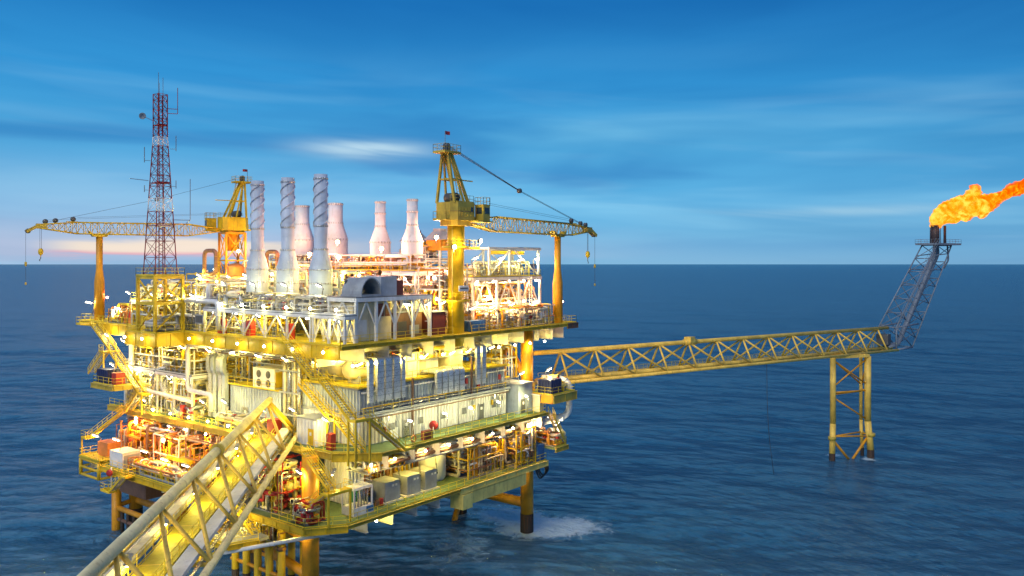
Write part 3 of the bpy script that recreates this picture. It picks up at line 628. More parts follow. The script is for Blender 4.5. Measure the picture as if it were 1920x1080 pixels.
# ================================================================= cranes (built with the boom along local +x)
def crane(name, label, loc, rz, hz, boom_len, body, lattice_ped, flag_mat):
    """loc = pedestal foot; hz = height of the slewing ring above it"""
    t = thing(name, label, 'crane', loc, rz)
    L = lambda mb, nm, mat, par=t: mb.build(nm, M[mat], par, local=True)
    if not lattice_ped:
        L(MB().lathe((0,0,-1.8), [(1.2,0),(1.2,hz-1.6),(1.35,hz-1.5),(1.35,hz-.9),(1.25,hz-.8),(1.25,hz+1.9)], 24), 'pedestal', 'yellow')
        L(MB().tube((1.2,-.3,0), (1.2,-.3,hz), .09, n=6).tube((-1.16,-.35,0), (-1.16,-.35,hz), .07, n=6), 'conduit', 'yellow_pale')
        for z in (4.6, 12.3):
            o = L(MB().lathe((0,0,z), [(1.26,0),(2.1,0),(2.1,.12),(1.26,.12)], 16), 'service_gallery', 'yellow')
            pts = [(2.05*math.cos(a*.3927), 2.05*math.sin(a*.3927), z+.12) for a in range(17)]
            L(MB().rail(pts, 1.1, 1.0), 'handrail', 'yellow_rail', o)
        L(MB().box(-1.0,1.1,-1.52,-1.38,6.1,6.9), 'sign_board', 'white')
        g = MB()
        for i in range(9): g.box(-.8+i*.19,-.8+i*.19+.12,-1.56,-1.53,6.42,6.62)
        L(g, 'sign_lettering', 'black')
        L(MB().box(2.0,4.2,-1.0,1.0,12.2,12.35).rail([(2.0,-.95,12.35), (4.15,-.95,12.35), (4.15,.95,12.35)], 1.1, .8), 'side_platform', 'yellow')
    else:
        for x in (-1.9, 1.9):
            for y in (-1.9, 1.9): L(MB().beam((x,y,0), (x,y,hz), .38), 'pedestal_leg', 'yellow_deep')
        for k in range(3):
            z0, z1 = hz*k/3, hz*(k+1)/3
            for a, b in (((-1.9,-1.9), (1.9,-1.9)), ((1.9,-1.9), (1.9,1.9)), ((1.9,1.9), (-1.9,1.9)), ((-1.9,1.9), (-1.9,-1.9))):
                L(MB().beam((*a,z0), (*b,z1), .16), 'pedestal_brace', 'yellow_deep'); L(MB().beam((*b,z0), (*a,z1), .16), 'pedestal_brace', 'yellow_deep')
                L(MB().beam((*a,z1-.1), (*b,z1-.1), .3), 'pedestal_beam', 'yellow_deep')
        L(MB().tube((0,0,hz-3.6), (0,0,hz+.6), 1.05, n=20), 'pedestal', 'yellow_deep')
    h = hz
    # slewing house
    poly = [(-2.7,-1.3), (-1.9,-2.1), (1.6,-2.1), (2.4,-1.5), (2.4,1.5), (1.6,2.1), (-1.9,2.1), (-2.7,1.3)]
    L(MB().prism([(x*.8,y*.8) for x,y in poly], h-.3, h+.42), 'slew_base', body)
    hs = L(MB().prism(poly, h+.42, h+3.0), 'machine_house', body)
    g = MB()
    for i in range(5): g.box(-1.7+i*.62,-1.28+i*.62,-2.16,-2.112,h+1.0,h+2.3)
    L(g, 'louvre', 'olive_yellow', hs)
    L(MB().beam((-2.72,-1.35,h+1.7), (-1.9,-2.15,h+1.7), .05).box(-1.9,1.6,-2.17,-2.115,h+1.66,h+1.74), 'trim', 'brown', hs)
    L(MB().box(.8,1.3,-2.18,-2.115,h+1.75,h+2.35), 'porthole', 'glass', hs)
    L(MB().rail([(-2.6,-1.25,h+3.0), (-1.9,-2.0,h+3.0), (1.6,-2.0,h+3.0), (2.3,-1.4,h+3.0)], 1.0, .9), 'roof_rail', 'olive_yellow', hs)
    L(MB().lathe((-.9,0,h+3.7), [(.1,-1.0),(.72,-.95),(.72,.95),(.1,1.0)], 14, axis=(0,1,0)), 'winch_drum', 'dark_grey', hs)
    L(MB().box(-3.5,-2.72,-1.3,1.3,h+.42,h+.55).rail([(-2.75,-1.25,h+.55), (-3.45,-1.25,h+.55), (-3.45,1.25,h+.55), (-2.75,1.25,h+.55)], 1.1, .8), 'side_walkway', body)
    # A-frame
    for y in (-1.7, 1.7):
        L(MB().beam((-2.2,y,h+2.9), (-2.3,y*.32,h+10.0), .32, .36), 'mast_leg', body); L(MB().beam((2.5,y*.85,h+.3), (-1.7,y*.32,h+10.0), .32, .40), 'mast_leg', body)
        L(MB().beam((-.2,y,h+3.0), (-2.0,y*.32,h+10.0), .24, .26), 'mast_leg', body)
        L(MB().beam((-2.25,y*.62,h+6.3), (.1,y*.6,h+6.3), .2), 'mast_tie', body)
    L(MB().beam((-2.25,-1.1,h+6.3), (-2.25,1.1,h+6.3), .2).beam((.05,-1.0,h+6.3), (.05,1.0,h+6.3), .2).beam((-2.5,0,h+6.4), (3.2,-.4,h+6.35), .1, .16), 'mast_tie', body)
    L(MB().box(-3.6,-.2,-1.2,1.2,h+9.95,h+10.1).rail([(-3.55,-1.15,h+10.1), (-.25,-1.15,h+10.1), (-.25,1.15,h+10.1), (-3.55,1.15,h+10.1), (-3.55,-1.15,h+10.1)], 1.1, .9), 'head_platform', body)
    L(MB().prism([(-2.4,-.4), (-1.6,-.4), (-1.6,.4), (-2.4,.4)], h+10.1, h+11.0).lathe((-2.0,0,h+11.0), [(.1,-.4),(.45,-.36),(.45,.36),(.1,.4)], 12, axis=(0,1,0)), 'head_sheave', 'dark_grey')
    g = MB()
    for e in (-.22, .22): g.tube((.9,e,h+3), (-.9,e,h+10.2), .05, n=5)
    for i in range(18): t_ = i/17; g.tube((.9-1.8*t_,-.22,h+3+7.2*t_), (.9-1.8*t_,.22,h+3+7.2*t_), .035, n=4)
    L(g, 'ladder', 'olive_yellow')
    L(MB().tube((-3.5,-1.1,h+10.1), (-3.5,-1.1,h+12.9), .05, n=5), 'flag_pole', 'boom_grey')
    L(MB().prism([(-3.45,-1.12), (-2.9,-1.02), (-2.55,-1.16), (-2.55,-1.13), (-2.9,-.99), (-3.45,-1.09)], h+12.4, h+12.9), 'flag', flag_mat)
    # cab
    cb = L(MB().prism([(2.6,-3.0), (4.1,-3.0), (4.5,-2.6), (4.5,-1.4), (2.6,-1.4)], h+.5, h+2.7), 'cab', body)
    L(MB().box(2.9,3.9,-3.05,-3.003,h+1.5,h+2.4).box(4.503,4.55,-2.5,-1.5,h+1.3,h+2.4).box(2.55,2.597,-2.7,-1.7,h+1.5,h+2.4), 'cab_window', 'glass', cb)
    L(MB().rail([(2.6,-3.0,h+2.7), (4.1,-3.0,h+2.7), (4.5,-2.6,h+2.7), (4.5,-1.4,h+2.7), (2.6,-1.4,h+2.7), (2.6,-3.0,h+2.7)], 1.2, .6), 'cab_rail', 'olive_yellow', cb)
    L(MB().box(1.2,4.6,-3.2,-1.2,h+.26,h+.45), 'cab_floor', body)
    # boom
    zb = h+.4; bl = boom_len
    a, b1, b2, e = (2.6,0,zb), (8.5,0,zb-.1), (bl*.80,0,zb-.25), (bl*.965,0,zb-.1)
    bo = L(MB().lattice(a, b1, (1.5,.5), (1.5,2.2), 6, .10, .05), 'boom_heel', body)
    L(MB().lattice(b1, b2, (1.5,2.2), (1.5,2.0), 17, .10, .05), 'boom', body)
    L(MB().lattice(b2, e, (1.5,2.0), (.9,.7), 6, .10, .05), 'boom_head', body)
    tip = L(MB().prism([(bl*.94,-.55), (bl*.985,-.5), (bl*.985,.5), (bl*.94,.55)], zb-.5, zb+.35).beam((bl*.975,-.4,zb), (bl*1.03,-.4,zb-1.1), .2, .5).beam((bl*.975,.4,zb), (bl*1.03,.4,zb-1.1), .2, .5), 'boom_tip', 'olive_yellow')
    for x, z in ((bl*.82,zb+1.3), (bl*.945,zb+.75), (bl*1.02,zb-.95), (bl*.90, zb+.95)):
        L(MB().lathe((x,0,z), [(.08,-.25),(.42,-.2),(.34,0),(.42,.2),(.08,.25)], 12, axis=(0,1,0)), 'sheave', 'dark_grey')
    L(MB().beam((bl*.80,0,zb+.85), (bl*.85,0,zb+.85), .9, .1), 'sheave_bracket', body)
    # wires
    hd = V(-1.6,0,h+11.0); mid = hd.lerp(V(bl*.93,0,zb+.7), .47) - V(0,0,.5); g = MB()
    for y in (-.35, -.12, .12, .35): g.tube(hd+V(0,y,0), mid+V(0,y*.4,0), .028, n=4, cap=False)
    for y in (-.15, .15): g.tube(mid+V(0,y,0), (bl*.93,y,zb+.7), .035, n=4, cap=False)
    g.tube((0,0,h+3.9), (bl*.80,0,zb+1.6), .022, n=4, cap=False).tube((0,.2,h+3.7), (bl*.94,.2,zb+1.0), .022, n=4, cap=False)
    L(g, 'pendant_rope', 'wire')
    L(MB().lathe(mid, [(.06,-.3),(.38,-.25),(.38,.25),(.06,.3)], 10, axis=(0,1,0)), 'bridle_block', 'dark_grey')
    x1, x2 = bl*.965, bl*1.03
    L(MB().tube((x1-.12,0,zb-.4), (x1-.12,0,zb-4.0), .03, n=4).tube((x1+.12,0,zb-.4), (x1+.12,0,zb-4.0), .03, n=4), 'hoist_rope', 'wire')
    L(MB().lathe((x1,0,zb-5.4), [(.05,0),(.10,.3),(.36,.55),(.42,1.0),(.30,1.4),(.12,1.5)], 12), 'hook_block', 'yellow')
    L(MB().path([(x1,0,zb-5.35), (x1,0,zb-5.7), (x1+.22,0,zb-5.9), (x1+.1,0,zb-6.1)], .07, .15, n=6), 'hook', 'dark_grey')
    L(MB().tube((x2,0,zb-1.2), (x2,0,zb-10.2), .028, n=4), 'whip_rope', 'wire')
    L(MB().lathe((x2,0,zb-7.0), [(.03,0),(.2,.15),(.2,.7),(.03,.8)], 8).lathe((x2,0,zb-10.2), [(.03,0),(.16,.1),(.16,.4),(.03,.5)], 8), 'whip_weight', 'olive_yellow')
    return t
crane('pedestal_crane', 'olive yellow crane on a round yellow pedestal at the platform front', (21.6, 1.4, UZ), 0.0, 15.8, 36.5, 'olive_yellow', False, 'red')
crane('pedestal_crane', 'yellow crane on a braced lattice pedestal behind the red mast', (27, 65.6, UZ), math.atan2(7.0,-31.0), 16.2, 34.5, 'yellow', True, 'red')
def boom_rest(label, x, y, top, ax):
    t = thing('boom_rest', label, 'boom rest', (x, y, UZ))
    MB().lathe((x,y,UZ-.6), [(.85,0),(.85,7.4),(.55,9.6),(.55,top-UZ+.2)], 18).build('column', M['yellow_deep'], t)
    a = V(ax[0], ax[1], 0).normalized()
    g = MB().beam(V(x,y,top-.25)-a*1.2, V(x,y,top-.25)+a*1.2, 1.2, .35)
    for e in (-1, 1): g.beam(V(x,y,top-.2)+a*(1.1*e), V(x,y,top+.5)+a*(1.75*e), 1.2, .25)
    g.build('saddle', M['yellow'], t); return t
boom_rest('yellow column propping the boom tip of the front crane', 47.4, 1.4, 48.0, (1,0))
boom_rest('yellow column propping the boom of the crane behind the mast', 3.4, 70.6, 48.3, (-31,7))

# ================================================================= exhaust stacks
def stack(name, label, x, y, prof, mat, rings, strake=None, legs=None, group=None):
    t = thing(name, label, 'stack', (x, y, prof[0][1]), group=group)
    MB().lathe((x,y,0), prof, 32).build('shell', M[mat], t)
    for r, z in rings: MB().lathe((x,y,z), [(r-.02,-.07),(r+.07,-.07),(r+.07,.07),(r-.02,.07)], 28).build('flange_ring', M['clad' if strake else mat], t)
    for r, z in rings:
        g = MB()
        for i in range(20):
            a = 2*math.pi*i/20; g.box(x+(r+.03)*math.cos(a)-.05,x+(r+.03)*math.cos(a)+.05,y+(r+.03)*math.sin(a)-.05,y+(r+.03)*math.sin(a)+.05,z-.13,z+.13)
        g.build('bolt_circle', M['grey'], t)['kind'] = 'stuff'
    for z in range(int(prof[0][1])+2, int(prof[-2][1]), 2):
        rr = next(ra + (rb-ra)*(z-za)/max(.01, zb-za) for (ra, za), (rb, zb) in zip(prof, prof[1:]) if za <= z <= zb); MB().lathe((x,y,z), [(rr-.01,-.02),(rr+.018,-.02),(rr+.018,.02),(rr-.01,.02)], 28).build('plate_seam', M[mat], t)
    if strake:
        r, z0, z1, turns, starts = strake
        for s in range(starts):
            g = MB(); n = 60; prev = None
            for i in range(n+1):
                a = 2*math.pi*(turns*i/n + s/starts); z = z0 + (z1-z0)*i/n; k = len(g.v)
                for rr, dz in ((r-.02,-.05), (r+.13,-.04), (r+.13,.04), (r-.02,.05)): g.v.append(V(x+rr*math.cos(a), y+rr*math.sin(a), z+dz))
                if prev is not None:
                    for j in range(4): g.face((prev+j, prev+(j+1)%4, k+(j+1)%4, k+j))
                prev = k
            g.build('strake', M[mat], t)
    if legs:
        r, z = legs
        for i in range(4):
            a = math.pi/4 + i*math.pi/2; MB().beam((x+r*math.cos(a),y+r*math.sin(a),z), (x+r*math.cos(a),y+r*math.sin(a),prof[0][1]+.6), .26).build('leg', M['white'], t)
    return t
FR = [(1.15,37.0),(1.55,38.4),(1.62,38.6),(1.62,42.3),(1.58,42.6),(1.05,44.6),(.97,45.0),(.93,45.1),(.93,55.5),(.86,55.5),(.86,54.8)]
for y, lb in ((13.6,'grey white exhaust stack with spiral fins, tallest looking and closest to the front crane'), (21.0,'middle one of the three grey white stacks with spiral fins'), (28.4,'grey white spiral finned stack beside the yellow crane behind the mast')):
    t = stack('exhaust_stack', lb, 7, y, FR, 'stack_blue', [(1.62,38.7), (1.62,40.3), (1.62,42.2), (.97,45.05), (.93,48.3), (.93,54.9)], (.93,48.4,54.8,1.35,3), (1.25,36.6), 'spiral finned front stacks')
    MB().box(6.0,8.0,y-1.0,y+1.0,36.62,37.2).build('inlet_box', M['grey_blue'], t)
    MB().path([(8.3,y-.9,42.0), (9.3,y-1.2,42.0), (9.3,y-1.2,37)], .22, .6).path([(8.4,y-.9,39.4), (9.0,y-1.6,39.4), (9.0,y-1.6,37)], .24, .6).build('drain_pipe', M['grey'], t)
BA = [(2.0,42.0),(2.05,42.2),(2.05,47.4),(1.95,47.8),(1.28,49.8),(1.22,50.0),(1.22,53.4),(1.12,53.4),(1.12,52.9)]
BB = [(1.6,42.3),(1.66,42.5),(1.66,46.6),(1.55,47.0),(.9,48.8),(.84,49.0),(.84,53.2),(.76,53.2),(.76,52.8)]
stack('exhaust_stack', 'stout smooth pinkish stack just behind the middle spiral stack', 25, 41, BA, 'stack_white', [(2.05,44.6), (2.05,47.2), (1.22,50.0), (1.22,53.2)], None, (1.7,38.8), 'smooth rear stacks')
stack('exhaust_stack', 'stout smooth pinkish stack partly hidden by the foremost spiral stack', 25, 32, BA, 'stack_white', [(2.05,44.6), (2.05,47.2), (1.22,50.0), (1.22,53.2)], None, (1.7,38.8), 'smooth rear stacks')
stack('exhaust_stack', 'slim smooth pinkish bottle shaped stack standing alone in mid gap', 25, 20.9, BB, 'stack_white', [(1.66,44.4), (1.66,46.5), (.84,49.1), (.84,51.2), (.84,53.0)], None, (1.4,38.8), 'smooth rear stacks')
stack('exhaust_stack', 'slim smooth pinkish bottle shaped stack closest to the crane pedestal', 25, 13.6, BB, 'stack_white', [(1.66,44.4), (1.66,46.5), (.84,49.1), (.84,51.2), (.84,53.0)], None, (1.4,38.8), 'smooth rear stacks')

# ================================================================= white frames on the upper deck
def platform(name, label, x0, x1, y0, y1, z, zf, nx, ny, mat, plate, rails=True, vee=True, th=.4, cw=.3):
    t = thing(name, label, 'platform', ((x0+x1)/2, (y0+y1)/2, zf))
    MB().box(x0,x1,y0,y1,z-.12,z).build('floor', M[plate], t)
    for y in (y0+.1, y1-.1): MB().beam((x0,y,z-.12-th/2), (x1,y,z-.12-th/2), .3, th).build('edge_beam', M[mat], t)
    for x in (x0+.1, x1-.1): MB().beam((x,y0+.28,z-.12-th/2), (x,y1-.28,z-.12-th/2), .3, th).build('edge_beam', M[mat], t)
    zt = z-.12-th
    xs = [x0+.2 + (x1-x0-.4)*i/nx for i in range(nx+1)]; ys = [y0+.2 + (y1-y0-.4)*i/ny for i in range(ny+1)]
    for i, x in enumerate(xs):
        for j, y in enumerate(ys):
            if 0 < i < nx and 0 < j < ny: continue
            MB().beam((x,y,zf), (x,y,zt+.02), cw).build('column', M[mat], t)
    if vee:
        for i in range(nx):
            m_ = (xs[i]+xs[i+1])/2
            for y in (ys[0], ys[-1]):
                for xx in (xs[i], xs[i+1]): MB().beam((xx,y,zf+(zt-zf)*.35 if vee == 2 else zf+.1), (m_,y,zt), .17).build('brace', M[mat], t)
        for j in range(ny):
            m_ = (ys[j]+ys[j+1])/2
            for x in (xs[0], xs[-1]):
                for yy in (ys[j], ys[j+1]): MB().beam((x,yy,zf+(zt-zf)*.35 if vee == 2 else zf+.1), (x,m_,zt), .17).build('brace', M[mat], t)
    if rails: MB().rail([(x0+.08,y0+.08,z), (x1-.08,y0+.08,z), (x1-.08,y1-.08,z), (x0+.08,y1-.08,z), (x0+.08,y0+.08,z)]).build('handrail', M['white' if rails == 'w' else 'yellow_rail'], t)
    return t
platform('stack_platform', 'white framed platform with braced legs under the spiral stacks', .2, 9.8, 7.2, 32, 36.6, UZ, 2, 5, 'white', 'grey_deck', 'w')
platform('turbine_canopy', 'pale grey steel canopy over the machinery at the deck corner', 2.4, 16.2, 1.0, 6.6, 38.8, UZ, 4, 1, 'white', 'grey_deck', False, 2, .5, .34)
rm = platform('rear_process_deck', 'pink lit white framed deck carrying the smooth rear stacks', 19.5, 33, 7.5, 46, 42.0, 38.6, 3, 7, 'white', 'grey_deck', True, 1, .5, .3)
platform('rear_lower_deck', 'pink lit white framed lower deck behind the crane pedestal', 18.5, 34, 6.5, 47, 38.4, UZ, 3, 6, 'white', 'grey_deck', True, 2, .6, .4)
platform('separator_deck', 'white framed two storey deck with vessels beside the boom rest', 29.0, 47.0, 4.5, 12.5, 41.0, UZ, 3, 1, 'white', 'grey_deck', True, 2, .5, .36)
gt = thing('overhead_gantry', 'white portal gantry with a yellow hoist beam over the vessels', 'gantry', (40, 6, 41))
for x in (33.4, 38.6, 46.6):
    for y in (4.9, 10.5): MB().beam((x,y,41.0), (x,y,45.3), .32).build('column', M['white'], gt)
for y in (4.9, 10.5):
    MB().beam((33.2,y,45.5), (47.2,y,45.5), .34, .4).build('top_beam', M['white'], gt)
    MB().beam((38.6,y,45.2), (33.5,y,41.2), .18).build('brace', M['white'], gt); MB().beam((40,y,45.2), (46.4,y,41.2), .18).build('brace', M['white'], gt)
for x in (33.4, 38.6, 46.6): MB().beam((x,5.1,45.5), (x,10.3,45.5), .3, .3).build('cross_beam', M['white'], gt)
MB().ibeam((37,7.5,44.9), (46,7.5,44.9), .4, .6).build('hoist_beam', M['yellow'], gt)
MB().box(41,47.2,4.8,10.6,45.72,45.8).build('roof_sheet', M['grey'], gt)

# half round air intake, filter houses, dark back block
ai = thing('air_intake', 'grey half round air intake hood beside a square duct', 'air intake', (6.5, 4, 38.82))
g = MB(); n = 14; r0, r1 = 1.75, 1.62
for k in range(n):
    a0_, a1_ = math.pi*k/n, math.pi*(k+1)/n
    q = lambda rr, aa, yy: V(5.2-rr*math.cos(aa), yy, 39.1+rr*1.25*math.sin(aa)); kk = len(g.v)
    g.v += [q(r0,a0_,1.2), q(r0,a1_,1.2), q(r0,a1_,5.0), q(r0,a0_,5.0), q(r1,a0_,1.2), q(r1,a1_,1.2), q(r1,a1_,5.0), q(r1,a0_,5.0)]
    for f in ((0,1,2,3), (7,6,5,4), (0,4,5,1), (3,2,6,7)): g.face(tuple(kk+i for i in f))
g.build('hood', M['grey'], ai)
MB().box(3.8,6.6,4.6,4.9,39.0,40.9).build('filter_screen', M['dark_grey'], ai)
MB().box(7.2,10.0,1.6,5.0,38.82,41.4).build('duct', M['grey_blue'], ai)
MB().box(10.1,11.8,2.2,4.6,38.82,40.8).build('fan_box', M['maroon'], ai)
MB().box(3.4,6.9,1.1,5.2,38.82,39.08).build('plinth', M['grey'], ai)
for (x, y, lb) in ((34.5,22.5,'grey hipped filter house between the two bottle shaped stacks'), (32,14.2,'grey and orange hipped filter house beside the crane pedestal')):
    t = thing('filter_house', lb, 'filter house', (x, y, 42))
    MB().box(x-1.7,x+1.7,y-1.5,y+1.5,45.2,46.9).build('body', M['yellow_deep'], t)
    g = MB(); k = len(g.v)
    g.v += [V(x-2.0,y-1.8,46.9), V(x+2.0,y-1.8,46.9), V(x+2.0,y+1.8,46.9), V(x-2.0,y+1.8,46.9), V(x-.9,y-.9,48.3), V(x+.9,y-.9,48.3), V(x+.9,y+.9,48.3), V(x-.9,y+.9,48.3)]
    for f in ((3,2,1,0), (4,5,6,7), (0,1,5,4), (1,2,6,5), (2,3,7,6), (3,0,4,7)): g.face(f)
    g.build('hipped_roof', M['grey'], t); MB().box(x-.8,x+.8,y-.8,y+.8,48.3,48.8).build('cowl', M['grey'], t)
    for dx in (-1.5, 1.5):
        for dy in (-1.3, 1.3): MB().beam((x+dx,y+dy,38.5), (x+dx,y+dy,45.2), .24).build('post', M['white'], t)
tag(MB().box(34.5,46,48,62,33.05,43.4).build('generator_block', M['brown'], None, loc=(40,55,33.05)), 'long plain brown block behind the crane pedestals and rear stacks', 'module')
tag(MB().box(33.6,34.4,24,40,33.05,43.0).build('blast_wall', M['brown'], None, loc=(34,32,33.05)), 'brown blast wall standing behind the stout rear stacks', 'wall')
# ---------------- machinery on the upper deck by the front edge
def cabinet(name, label, cat, b, mat, door=None, roof=None, corr=None, vents=None):
    x0,x1,y0,y1,z0,z1 = b; t = thing(name, label, cat, ((x0+x1)/2, (y0+y1)/2, z0))
    MB().box(x0,x1,y0,y1,z0,z1).build('body', M[mat], t)
    if corr:
        MB().corr((x0,y0-.003),(x1,y0-.003),z0+.1,z1-.1,(0,-1)).build('corrugated_side', M[mat], t)
        MB().corr((x0-.003,y1),(x0-.003,y0),z0+.1,z1-.1,(-1,0)).build('corrugated_side', M[mat], t)
    if roof: MB().box(x0-.2,x1+.2,y0-.2,y1+.2,z1,z1+.14).build('roof', M[roof], t)
    for f, a, w_, h, mt_ in (door or ()):
        o = (MB().box(a,a+w_,y0-.17,y0-.135,z0+.12,z0+.12+h) if f == 'y' else MB().box(x0-.17,x0-.135,a,a+w_,z0+.12,z0+.12+h)).build('door', M[mt_], t)
        (MB().box(a+w_*.35,a+w_*.7,y0-.19,y0-.173,z0+h*.65,z0+h*.85) if f == 'y' else MB().box(x0-.19,x0-.173,a+w_*.35,a+w_*.7,z0+h*.65,z0+h*.85)).build('notice', M['white'], o)
    for f, a, zc, w_, h, mt_ in (vents or ()):
        (MB().box(a,a+w_,y0-.06,y0-.003,zc,zc+h) if f == 'y' else MB().box(x0-.06,x0-.003,a,a+w_,zc,zc+h)).build('panel', M[mt_], t)
    return t
cabinet('turbine_enclosure', 'cream machinery enclosure with two dark panels under the grey canopy', 'enclosure', (3.0,9.6,2.2,6.2,UZ+.05,38.0), 'cream', vents=[('y',7.2,36.1,1.0,1.7,'maroon'), ('y',8.4,36.1,1.0,1.7,'maroon'), ('y',3.4,33.6,1.8,2.2,'white'), ('x',2.8,33.5,1.2,1.9,'grey')])
cabinet('turbine_enclosure', 'dark brown machinery block under the right half of the grey canopy', 'enclosure', (10.6,15.6,2.4,6.2,UZ+.05,36.4), 'brown', roof='grey', vents=[('y',11.0,33.4,1.6,1.8,'dark_grey'), ('y',13.2,33.4,1.8,1.2,'grey')])
platform('corner_platform', 'narrow white railed platform at the very corner of the deck', .2, 2.2, .6, 7.0, 36.6, UZ, 1, 2, 'white', 'grey_deck', 'w')
cabinet('cooler_unit', 'dark maroon cooler box left of the crane pedestal', 'cooler', (17.0,19.6,1.6,4.6,UZ+.05,36.2), 'maroon', roof='grey')
cabinet('control_cabinet', 'blue grey cabinet tucked against the crane pedestal', 'cabinet', (16.9,18.8,5.2,7.4,UZ+.05,38.0), 'grey_blue', roof='grey')
cabinet('tool_container', 'blue tool box on the deck right of the crane pedestal', 'container', (24.2,27.6,.8,2.6,UZ+.05,34.6), 'blue', corr=True)
for i, (y, lb) in enumerate(((27.6,'red cabinet under the white platform, leftmost of three'), (20.6,'red cabinet under the white platform, middle of three'), (11.8,'red cabinet under the white platform, closest to the corner'))):
    cabinet('fire_cabinet', lb, 'cabinet', (.5,1.3,y,y+1.1,UZ+.02,UZ+2.1), 'red')
cabinet('local_panel', 'grey control panel on a yellow stand at the mast side deck edge', 'control panel', (-.6,-.2,30.6,32.8,UZ+1.3,UZ+2.6), 'grey', vents=[('x',30.8,UZ+1.45,1.8,1.0,'dark_grey')])
cabinet('junction_cabinet', 'dark grey box high between the spiral stacks', 'cabinet', (3.4,4.4,25.4,26.6,36.62,38.9), 'dark_grey')
cabinet('paint_locker', 'red and orange locker stack near the far boom rest', 'locker', (1.6,3.2,55,57,UZ+.02,UZ+2.2), 'orange', vents=[('x',55.1,UZ+.2,.9,.9,'red'), ('x',56.05,UZ+1.1,.85,.9,'red')])
# ================================================================= stairs
TREAD = {}
def tread_mesh(w_, mat):
    k = (round(w_,2), mat)
    if k not in TREAD: TREAD[k] = MB().box(-.14,.14,-w_/2,w_/2,-.03,.03).mesh('tread', M[mat])
    return TREAD[k]
def stair(name, label, flights, mat='yellow', w_=1.0, landings=(), posts=()):
    """flights: (top point, bottom point) centre lines"""
    t = thing(name, label, 'stairs', flights[-1][1])
    for p, q in flights:
        p, q = V(p), V(q); d2 = V(q.x-p.x, q.y-p.y, 0).normalized(); sd_ = V(-d2.y, d2.x, 0)*(w_/2)
        for e in (-1, 1):
            MB().beam(p+sd_*e, q+sd_*e, .08, .34).build('stringer', M[mat], t)
            g = MB()
            for z in (1.0, .55): g.tube(p+sd_*e+V(0,0,z), q+sd_*e+V(0,0,z), .035, n=4)
            n = max(2, round((q-p).length/1.3))
            for i in range(n+1): c = p.lerp(q, i/n)+sd_*e; g.tube(c, c+V(0,0,1.0), .033, n=4)
            g.build('handrail', M['yellow_rail' if mat != 'white' else 'white'], t)
        n = max(3, round(abs(p.z-q.z)/.26)); me = tread_mesh(w_-.1, 'grey_deck' if mat != 'white' else 'grey'); a = math.atan2(d2.y, d2.x)
        for i in range(1, n): place('tread', me, t, p.lerp(q, i/n) - t.location, a)
    for x0, x1, y0, y1, z, sides in landings:
        MB().box(x0,x1,y0,y1,z-.18,z).build('landing', M[mat], t)
        cs = {'w': [(x0,y0,z), (x0,y1,z)], 's': [(x0,y0,z), (x1,y0,z)], 'e': [(x1,y0,z), (x1,y1,z)], 'n': [(x0,y1,z), (x1,y1,z)]}
        for s_ in sides: MB().rail(cs[s_]).build('landing_rail', M['yellow_rail'], t)
    for x, y, z0, z1 in posts: MB().beam((x,y,z0), (x,y,z1), .2).build('post', M[mat], t)
    return t
stair('corner_stairs', 'long yellow zigzag stairs down the platform corner to the main deck',
      [((-1.8,9.6,33.0), (-1.8,3.8,28.9)), ((-1.8,2.4,28.9), (-1.8,-3.2,24.6)), ((-.3,-3.9,24.6), (5.6,-3.9,19.9))], 'yellow', 1.1,
      [(-2.5,-1.1,2.3,3.9,28.9,'we'), (-2.6,-.2,-4.6,-3.1,24.6,'ws'), (5.5,7.2,-4.6,-3.05,19.85,'s'), (-2.5,-1.05,9.5,10.6,33.0,'wn')], [(-2.5,-3.2,19.2,24.4), (-2.5,-4.5,19.2,24.4), (-.3,-4.5,19.2,24.4), (-2.4,3.0,28.7,31.5)])
stair('inner_stairs', 'second yellow stairs just behind the corner stairs by the grey wall',
      [((1.2,10.5,27.3), (1.2,4.4,23.4)), ((1.2,3.2,23.4), (1.2,-1.6,19.9))], 'yellow', .9, [(.6,1.8,3.1,4.5,23.4,'we')], [(.6,4.4,19.8,23.2), (1.8,4.4,19.8,23.2)])
stair('far_side_stairs', 'yellow zigzag stairs climbing the far left side of the platform',
      [((-1.2,63.0,33.0), (-1.2,56.2,28.9)), ((-1.9,55.0,28.9), (-1.9,45.6,22.9)), ((-2.9,55.2,28.8), (-2.9,60.0,25.0)), ((-1.9,46.2,22.9), (-1.9,49.5,19.9))], 'yellow', 1.1,
      [(-3.4,-.6,54.9,56.3,28.9,'w'), (-2.6,-1.1,44.3,45.7,22.9,'wn'), (-3.4,-.6,62.9,64.4,33.0,'wn')], [(-3.3,55.0,24.5,28.8), (-2.5,44.5,19.8,22.8), (-.7,56.2,24.5,28.8)])
stair('cellar_stairs', 'yellow stairs from main deck down to the cellar deck near the bridge foot',
      [((-2.4,5.2,19.8), (-2.4,-.2,15.8)), ((-3.6,-.6,15.8), (-3.6,4.6,12.05))], 'yellow', 1.0, [(-4.2,-.6,-1.7,-.2,15.8,'wse'), (-3.0,-1.05,5.1,6.4,19.8,'w')], [(-4.1,-1.6,12,15.7), (-.8,-1.6,12,15.7)])
stair('low_stairs', 'grey treaded stairs from the cellar deck towards the water', [((-7.2,9.8,9.8), (-9.8,15.4,6.2)), ((-6.6,12.4,12.0), (-6.6,9.0,9.85))], 'yellow', 1.0, [(-10.8,-8.9,15.2,17.2,6.2,'wn')], [(-10.6,15.4,6.2,9.6)])
